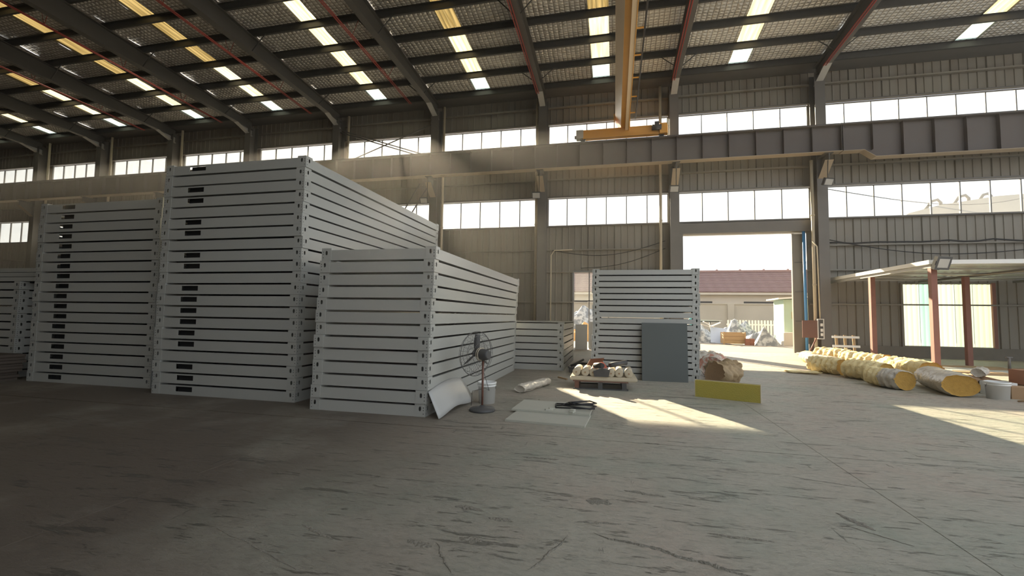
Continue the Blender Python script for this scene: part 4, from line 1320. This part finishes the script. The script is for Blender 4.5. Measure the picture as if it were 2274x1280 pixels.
cable('black cable bundle tied along the wall above the canopy', [(8.9 + 0.5 * i, 21.778, 4.86 + 0.03 * math.sin(i * 1.7) - 0.02 * (i % 3)) for i in range(24)], 0.03)
cable('slack black cable below the cable bundle above the canopy', sag((9.0, 21.778, 5.0), (16.5, 21.778, 4.5), 0.42), 0.018)
cable('upper slack cable on the wall left of the doorway', sag((-3.0, 21.778, 4.75), (2.3, 21.778, 5.1), 0.45), 0.015)
cable('lower slack cable on the wall left of the doorway', sag((-1.6, 21.778, 3.85), (2.3, 21.778, 4.75), 0.25), 0.015)
cable('pale conduit rising behind the low stack', [(-3.0, 21.4, 0.0), (-3.0, 21.4, 4.45), (-2.85, 21.5, 4.7), (-2.0, 21.7, 4.75)], 0.025, 'pvc')

# ------------------------------------------------------------------ outside
pw = struct(MB().box(-60, 70, 45.0, 45.3, -0.02, 2.85).box(-60, 70, 44.93, 45.37, 2.85, 2.95).build('wall_boundary', 'render2'))
for k in range(-9, 12):
    MB().box(10.2 + 5.0 * k, 10.75 + 5.0 * k, 44.8, 45.0, -0.02, 2.85).build('pilaster', 'render2', pw)

hb = thing('tiled_house', 'long pale building with reddish tiled roof behind the boundary wall', 'building', (12.0, 50.0, -0.02))
MB().box(-30, 40, 0, 8, 0, 4.3).build('wall', 'render', hb)
for k in range(-4, 6):
    w = MB().box(0.9 + 6.4 * k, 4.3 + 6.4 * k, -0.02, 0.05, 3.02, 3.32).build('window', 'darkgrey', hb)
    MB().box(0.85 + 6.4 * k, 4.35 + 6.4 * k, -0.05, 0.0, 2.95, 3.02).build('sill', 'render', w)
NC = 20
y_e, z_e, y_r, z_r = -0.6, 4.28, 4.0, 6.75
for k in range(NC):
    u0, u1 = k / NC, (k + 1.15) / NC
    mb = MB()
    a = (y_e + (y_r - y_e) * u0, z_e + (z_r - z_e) * u0); b = (y_e + (y_r - y_e) * u1, z_e + (z_r - z_e) * u1)
    n_ = 140
    for i in range(n_ + 1):
        x = -31 + 72 * i / n_
        dz = 0.02 if i % 2 else 0.0
        mb.v += [(x, a[0], a[1] + 0.06 + dz), (x, b[0], b[1] + dz * 0.5), (x, a[0] - 0.01, a[1] - 0.05)]
    for i in range(n_):
        p = 3 * i
        mb.face((p, p + 3, p + 4, p + 1)); mb.face((p + 2, p + 5, p + 3, p), 1)
    o = mb.build('tile_course', ['tile', 'tile_edge_shade'], hb)
MB().box(-31, 41, 3.85, 4.15, 6.75, 6.95).build('ridge', 'tile', hb)
for k in range(24):
    MB().lathe([(0, 0.16), (0.12, 0.1), (0.14, 0)], (-20 + 2.4 * k, 4.0, 6.93), 8).build('ridge_cap', 'tile', hb)
MB().quad((-31, 4.0, 6.7), (41, 4.0, 6.7), (41, 8.6, 4.2), (-31, 8.6, 4.2)).build('rear_slope', 'tile', hb)
MB().prism([(-31, 4.0), (41, 4.0), (41, 4.28), (-31, 4.28)], 'y', -0.55, -0.50).build('eave_board', 'render', hb)

# mint green electrical cabinet
kb = thing('electrical_cabinet', 'mint green outdoor electrical cabinet seen through the doorway', 'cabinet', (9.95, 30.0, -0.02), -0.06)
MB().box(0, 2.6, 0, 2.2, 0.35, 2.75).build('body', 'kiosk', kb)
MB().box(-0.05, 2.7, 0.0, 2.2, 0, 0.35).build('base', 'render', kb)
MB().prism([(-0.35, 2.75), (2.9, 2.95), (2.9, 3.05), (-0.35, 2.83)], 'y', -0.3, 2.5).build('roof', 'white', kb)
MB().box(0.5, 1.05, -0.03, 0, 0.4, 2.6).build('cabinet_door', 'kiosk', kb)
MB().box(0.42, 0.52, -0.05, 0, 1.6, 2.0).build('sign_plate', 'orange_pile', kb)
for z in (0.6, 2.3): MB().box(1.02, 1.08, -0.05, 0, z, z + 0.08).build('hinge', 'darkgrey', kb)
tag(MB().box(0, 0.9, 0, 0.5, 0, 0.75).box(0.05, 0.85, 0.05, 0.45, 0.75, 0.78).build('concrete_block', 'render', None, (9.65, 29.2, -0.02), (0, 0, -0.05)), 'pale concrete block before the mint cabinet', 'block')

# picket fence
pf = thing('picket_fence', 'white slatted pallet fence before the boundary wall', 'fence', (7.7, 34.0, -0.02), -0.1)
for k in range(20):
    MB().box(0.19 * k, 0.19 * k + 0.10, 0, 0.03, 0, 1.45).build('slat', 'white', pf)
for z in (0.25, 1.1): MB().box(-0.05, 3.75, 0.03, 0.06, z, z + 0.09).build('rail', 'white', pf)


def heap(name, label, cx, cy, rx, ry, hz, m, seed=0, rough=0.5, cat='heap', nx=30, ny=22, fr=1.7):
    mb = MB()
    for i in range(nx + 1):
        for j in range(ny + 1):
            u, v = 2 * i / nx - 1, 2 * j / ny - 1
            e = max(0.0, 1 - max(abs(u), abs(v)) ** 4) * max(0, 1 - 0.35 * (u * u + v * v))
            f = 0.62 + rough * noise.noise(Vector((u * rx * fr + seed, v * ry * fr, seed))) + 0.25 * rough * abs(noise.noise(Vector((u * rx * fr * 2.7, v * ry * fr * 2.7 + seed, 3))))
            mb.v.append((u * rx, v * ry, max(0.0, hz * e * f) if 0 < i < nx and 0 < j < ny else 0.0))
    for i in range(nx):
        for j in range(ny):
            a = i * (ny + 1) + j
            mb.face((a, a + ny + 1, a + ny + 2, a + 1), 0, False)
    return tag(mb.build(name, m, None, (cx, cy, -0.02)), label, cat)


heap('scrap_heap', 'grey-white heap of crumpled sheeting left of the wooden crate', 5.0, 30.8, 1.5, 0.8, 1.5, 'tarp', 3, 0.5)
heap('tarpaulin_heap', 'white tarpaulin heap with a pointed fold right of the crate', 8.65, 30.1, 1.0, 0.6, 1.15, 'tarp', 9, 0.5)
heap('tarpaulin_heap', 'rounded pale tarpaulin heap in the middle of the yard', 7.9, 31.7, 1.3, 0.9, 1.75, 'tarp', 14, 0.45)
heap('teal_tarpaulin', 'teal tarpaulin spread over the scrap heap', 5.0, 32.4, 1.4, 0.7, 2.1, 'teal', 21, 0.35, 'tarpaulin')
tp = Vector((8.0, 29.2, 0))
mb = MB(); mb.v += [(-0.55, -0.2, 0), (0.6, -0.25, 0), (0.7, 0.5, 0), (-0.5, 0.5, 0), (0.0, 0.1, 1.15)]
for q in ((0, 1, 4), (1, 2, 4), (2, 3, 4), (3, 0, 4)): mb.face(q)
tag(mb.build('draped_sheet', 'tarp', None, (8.5, 28.7, -0.02)), 'pale sheet draped to a peak beside the brick pile', 'tarpaulin')
tag(MB().box(0, 0.95, 0, 0.03, 0, 1.05).build('blue_sheet', 'paleblue', None, (5.75, 29.6, 0.05), (math.radians(-25), math.radians(6), 0.05)), 'pale blue sheet leaning on the scrap heap', 'sheet')
cr8 = thing('wooden_crate', 'tan wooden crate standing in the sunlit yard', 'crate', (6.30, 28.9, -0.02), 0.03)
for k in range(3): MB().box(0, 1.25, 0, 0.03, 0.06 + 0.22 * k, 0.26 + 0.22 * k).build('plank', 'wood', cr8)
for x in (0.0, 1.17): MB().box(x, x + 0.08, -0.03, 0.0, 0, 0.75).build('corner_post', 'wood', cr8)
MB().box(0, 1.25, 0.6, 0.63, 0.06, 0.72).box(0, 0.03, 0.03, 0.6, 0.06, 0.72).box(1.22, 1.25, 0.03, 0.6, 0.06, 0.72).build('side', 'wood', cr8)
MB().box(0.03, 1.22, 0.03, 0.6, 0.06, 0.66).build('contents', 'card', cr8)
bp = thing('brick_pile', 'small pile of red bricks beside the wooden crate', 'bricks', (7.45, 28.6, -0.02), 0.0)
bm = MB().box(0, 0.23, 0, 0.11, 0, 0.06).mesh('brick', 'brick')
for z in range(6):
    for i in range(2):
        for j in range(2):
            link('brick', bm, bp, (0.24 * i + 0.01 * (z % 2), 0.12 * j, 0.065 * z))
for k in range(2):
    tag(MB().box(-2.3, 2.3, -0.05, 0.05, 0, 0.03).build('roof_profile', 'sheet', None, (5.0 + 0.1 * k, 33.8 + 0.2 * k, 1.35 + 0.05 * k), (0, 0.02 * k, 0.04 * k)), ('front', 'rear')[k] + ' long pale metal profile on the yard trestle', 'profile', 'metal profiles in the yard')
tb = thing('trestle', 'dark trestle under the metal profiles in the yard', 'trestle', (5.0, 34.2, -0.02))
for x in (-1.8, 1.6):
    for e in (-0.3, 0.3): MB().tube([(x, e, 0), (x, 0, 1.3)], 0.04, 6).build('leg', 'darkgrey', tb)
MB().box(-2.2, 2.2, -0.05, 0.05, 1.28, 1.36).build('beam', 'darkgrey', tb)
for k, (dx, ry, s) in enumerate(((0.0, -0.35, 0.6), (0.7, 0.3, 0.5), (1.1, 0.45, 0.4), (1.5, -0.3, 0.4))):
    tag(MB().box(-s, s, -0.06, 0.06, 0, 0.04).build('loose_strip', 'white', None, (4.6 + dx, 30.0 - 0.02 * k, 1.12), (0.1, ry, 0.2 * k)), '%s white strip from the left sticking out of the scrap heap' % ORD[k + 1], 'strip', 'loose strips on the heap')
# behind the small doorway
heap('tarpaulin_heap', 'wavy pale tarpaulin heap outside the small doorway', -2.6, 33.0, 2.6, 2.2, 3.0, 'tarp', 31, 0.35, fr=1.2)
heap('ochre_heap', 'ochre sand heap outside the small doorway', -1.6, 29.5, 1.5, 0.9, 1.5, 'orange_pile', 41, 0.3)

# pale rounded shed behind the right-hand windows
ts = thing('round_roof_shed', 'pale rounded shed roof seen through the right lower windows', 'building', (30.5, 44.0, -0.02))
mb = MB()
prof = [(-9.0, 0), (-9.0, 7.5), (-7.6, 9.6), (-6.2, 10.7), (-4.0, 11.3), (0, 11.9), (6, 12.2), (12, 12.1), (16, 10.5), (17, 0)]
mb.prism(prof, 'y', 0, 20)
mb.build('shell', 'tank', ts)
for k, (x, z, s) in enumerate(((-4.4, 11.2, 0.9), (-2.4, 11.5, 0.9), (-0.6, 11.75, 0.7))):
    MB().tube([(x, 1.0, z), (x + 0.5 * s, 1.0, z + 0.75 * s), (x + 1.0 * s, 1.0, z + 0.9 * s), (x + 1.25 * s, 1.0, z + 0.6 * s), (x + 1.25 * s, 1.0, z)], 0.12, 8).build('vent_pipe', 'steel', ts)
# overhead wires outside
cable('thin overhead wire outside the right lower windows', sag((9.0, 22.1, 7.35), (34, 44.05, 12.1), 0.9), 0.02)

# ------------------------------------------------------------------ dust hanging in the hall air
hm, hnt, hb_ = new_mat('hall_dust')
hnt.nodes.remove(hb_)
pv = hnt.nodes.new('ShaderNodeVolumeScatter'); pv.inputs['Density'].default_value = 0.0016; pv.inputs['Anisotropy'].default_value = 0.7
pv.inputs['Color'].default_value = (1, 0.98, 0.95, 1)
hnt.links.new(pv.outputs[0], hnt.nodes['Material Output'].inputs['Volume'])
M['dust'] = hm
hz = MB().box(XL + 0.1, XR - 0.1, -9.4, 21.7, 0.01, 12.0).build('dust_haze', 'dust')
hz['kind'] = 'stuff'
tag(hz, 'thin dusty haze filling the air of the hall', 'haze')
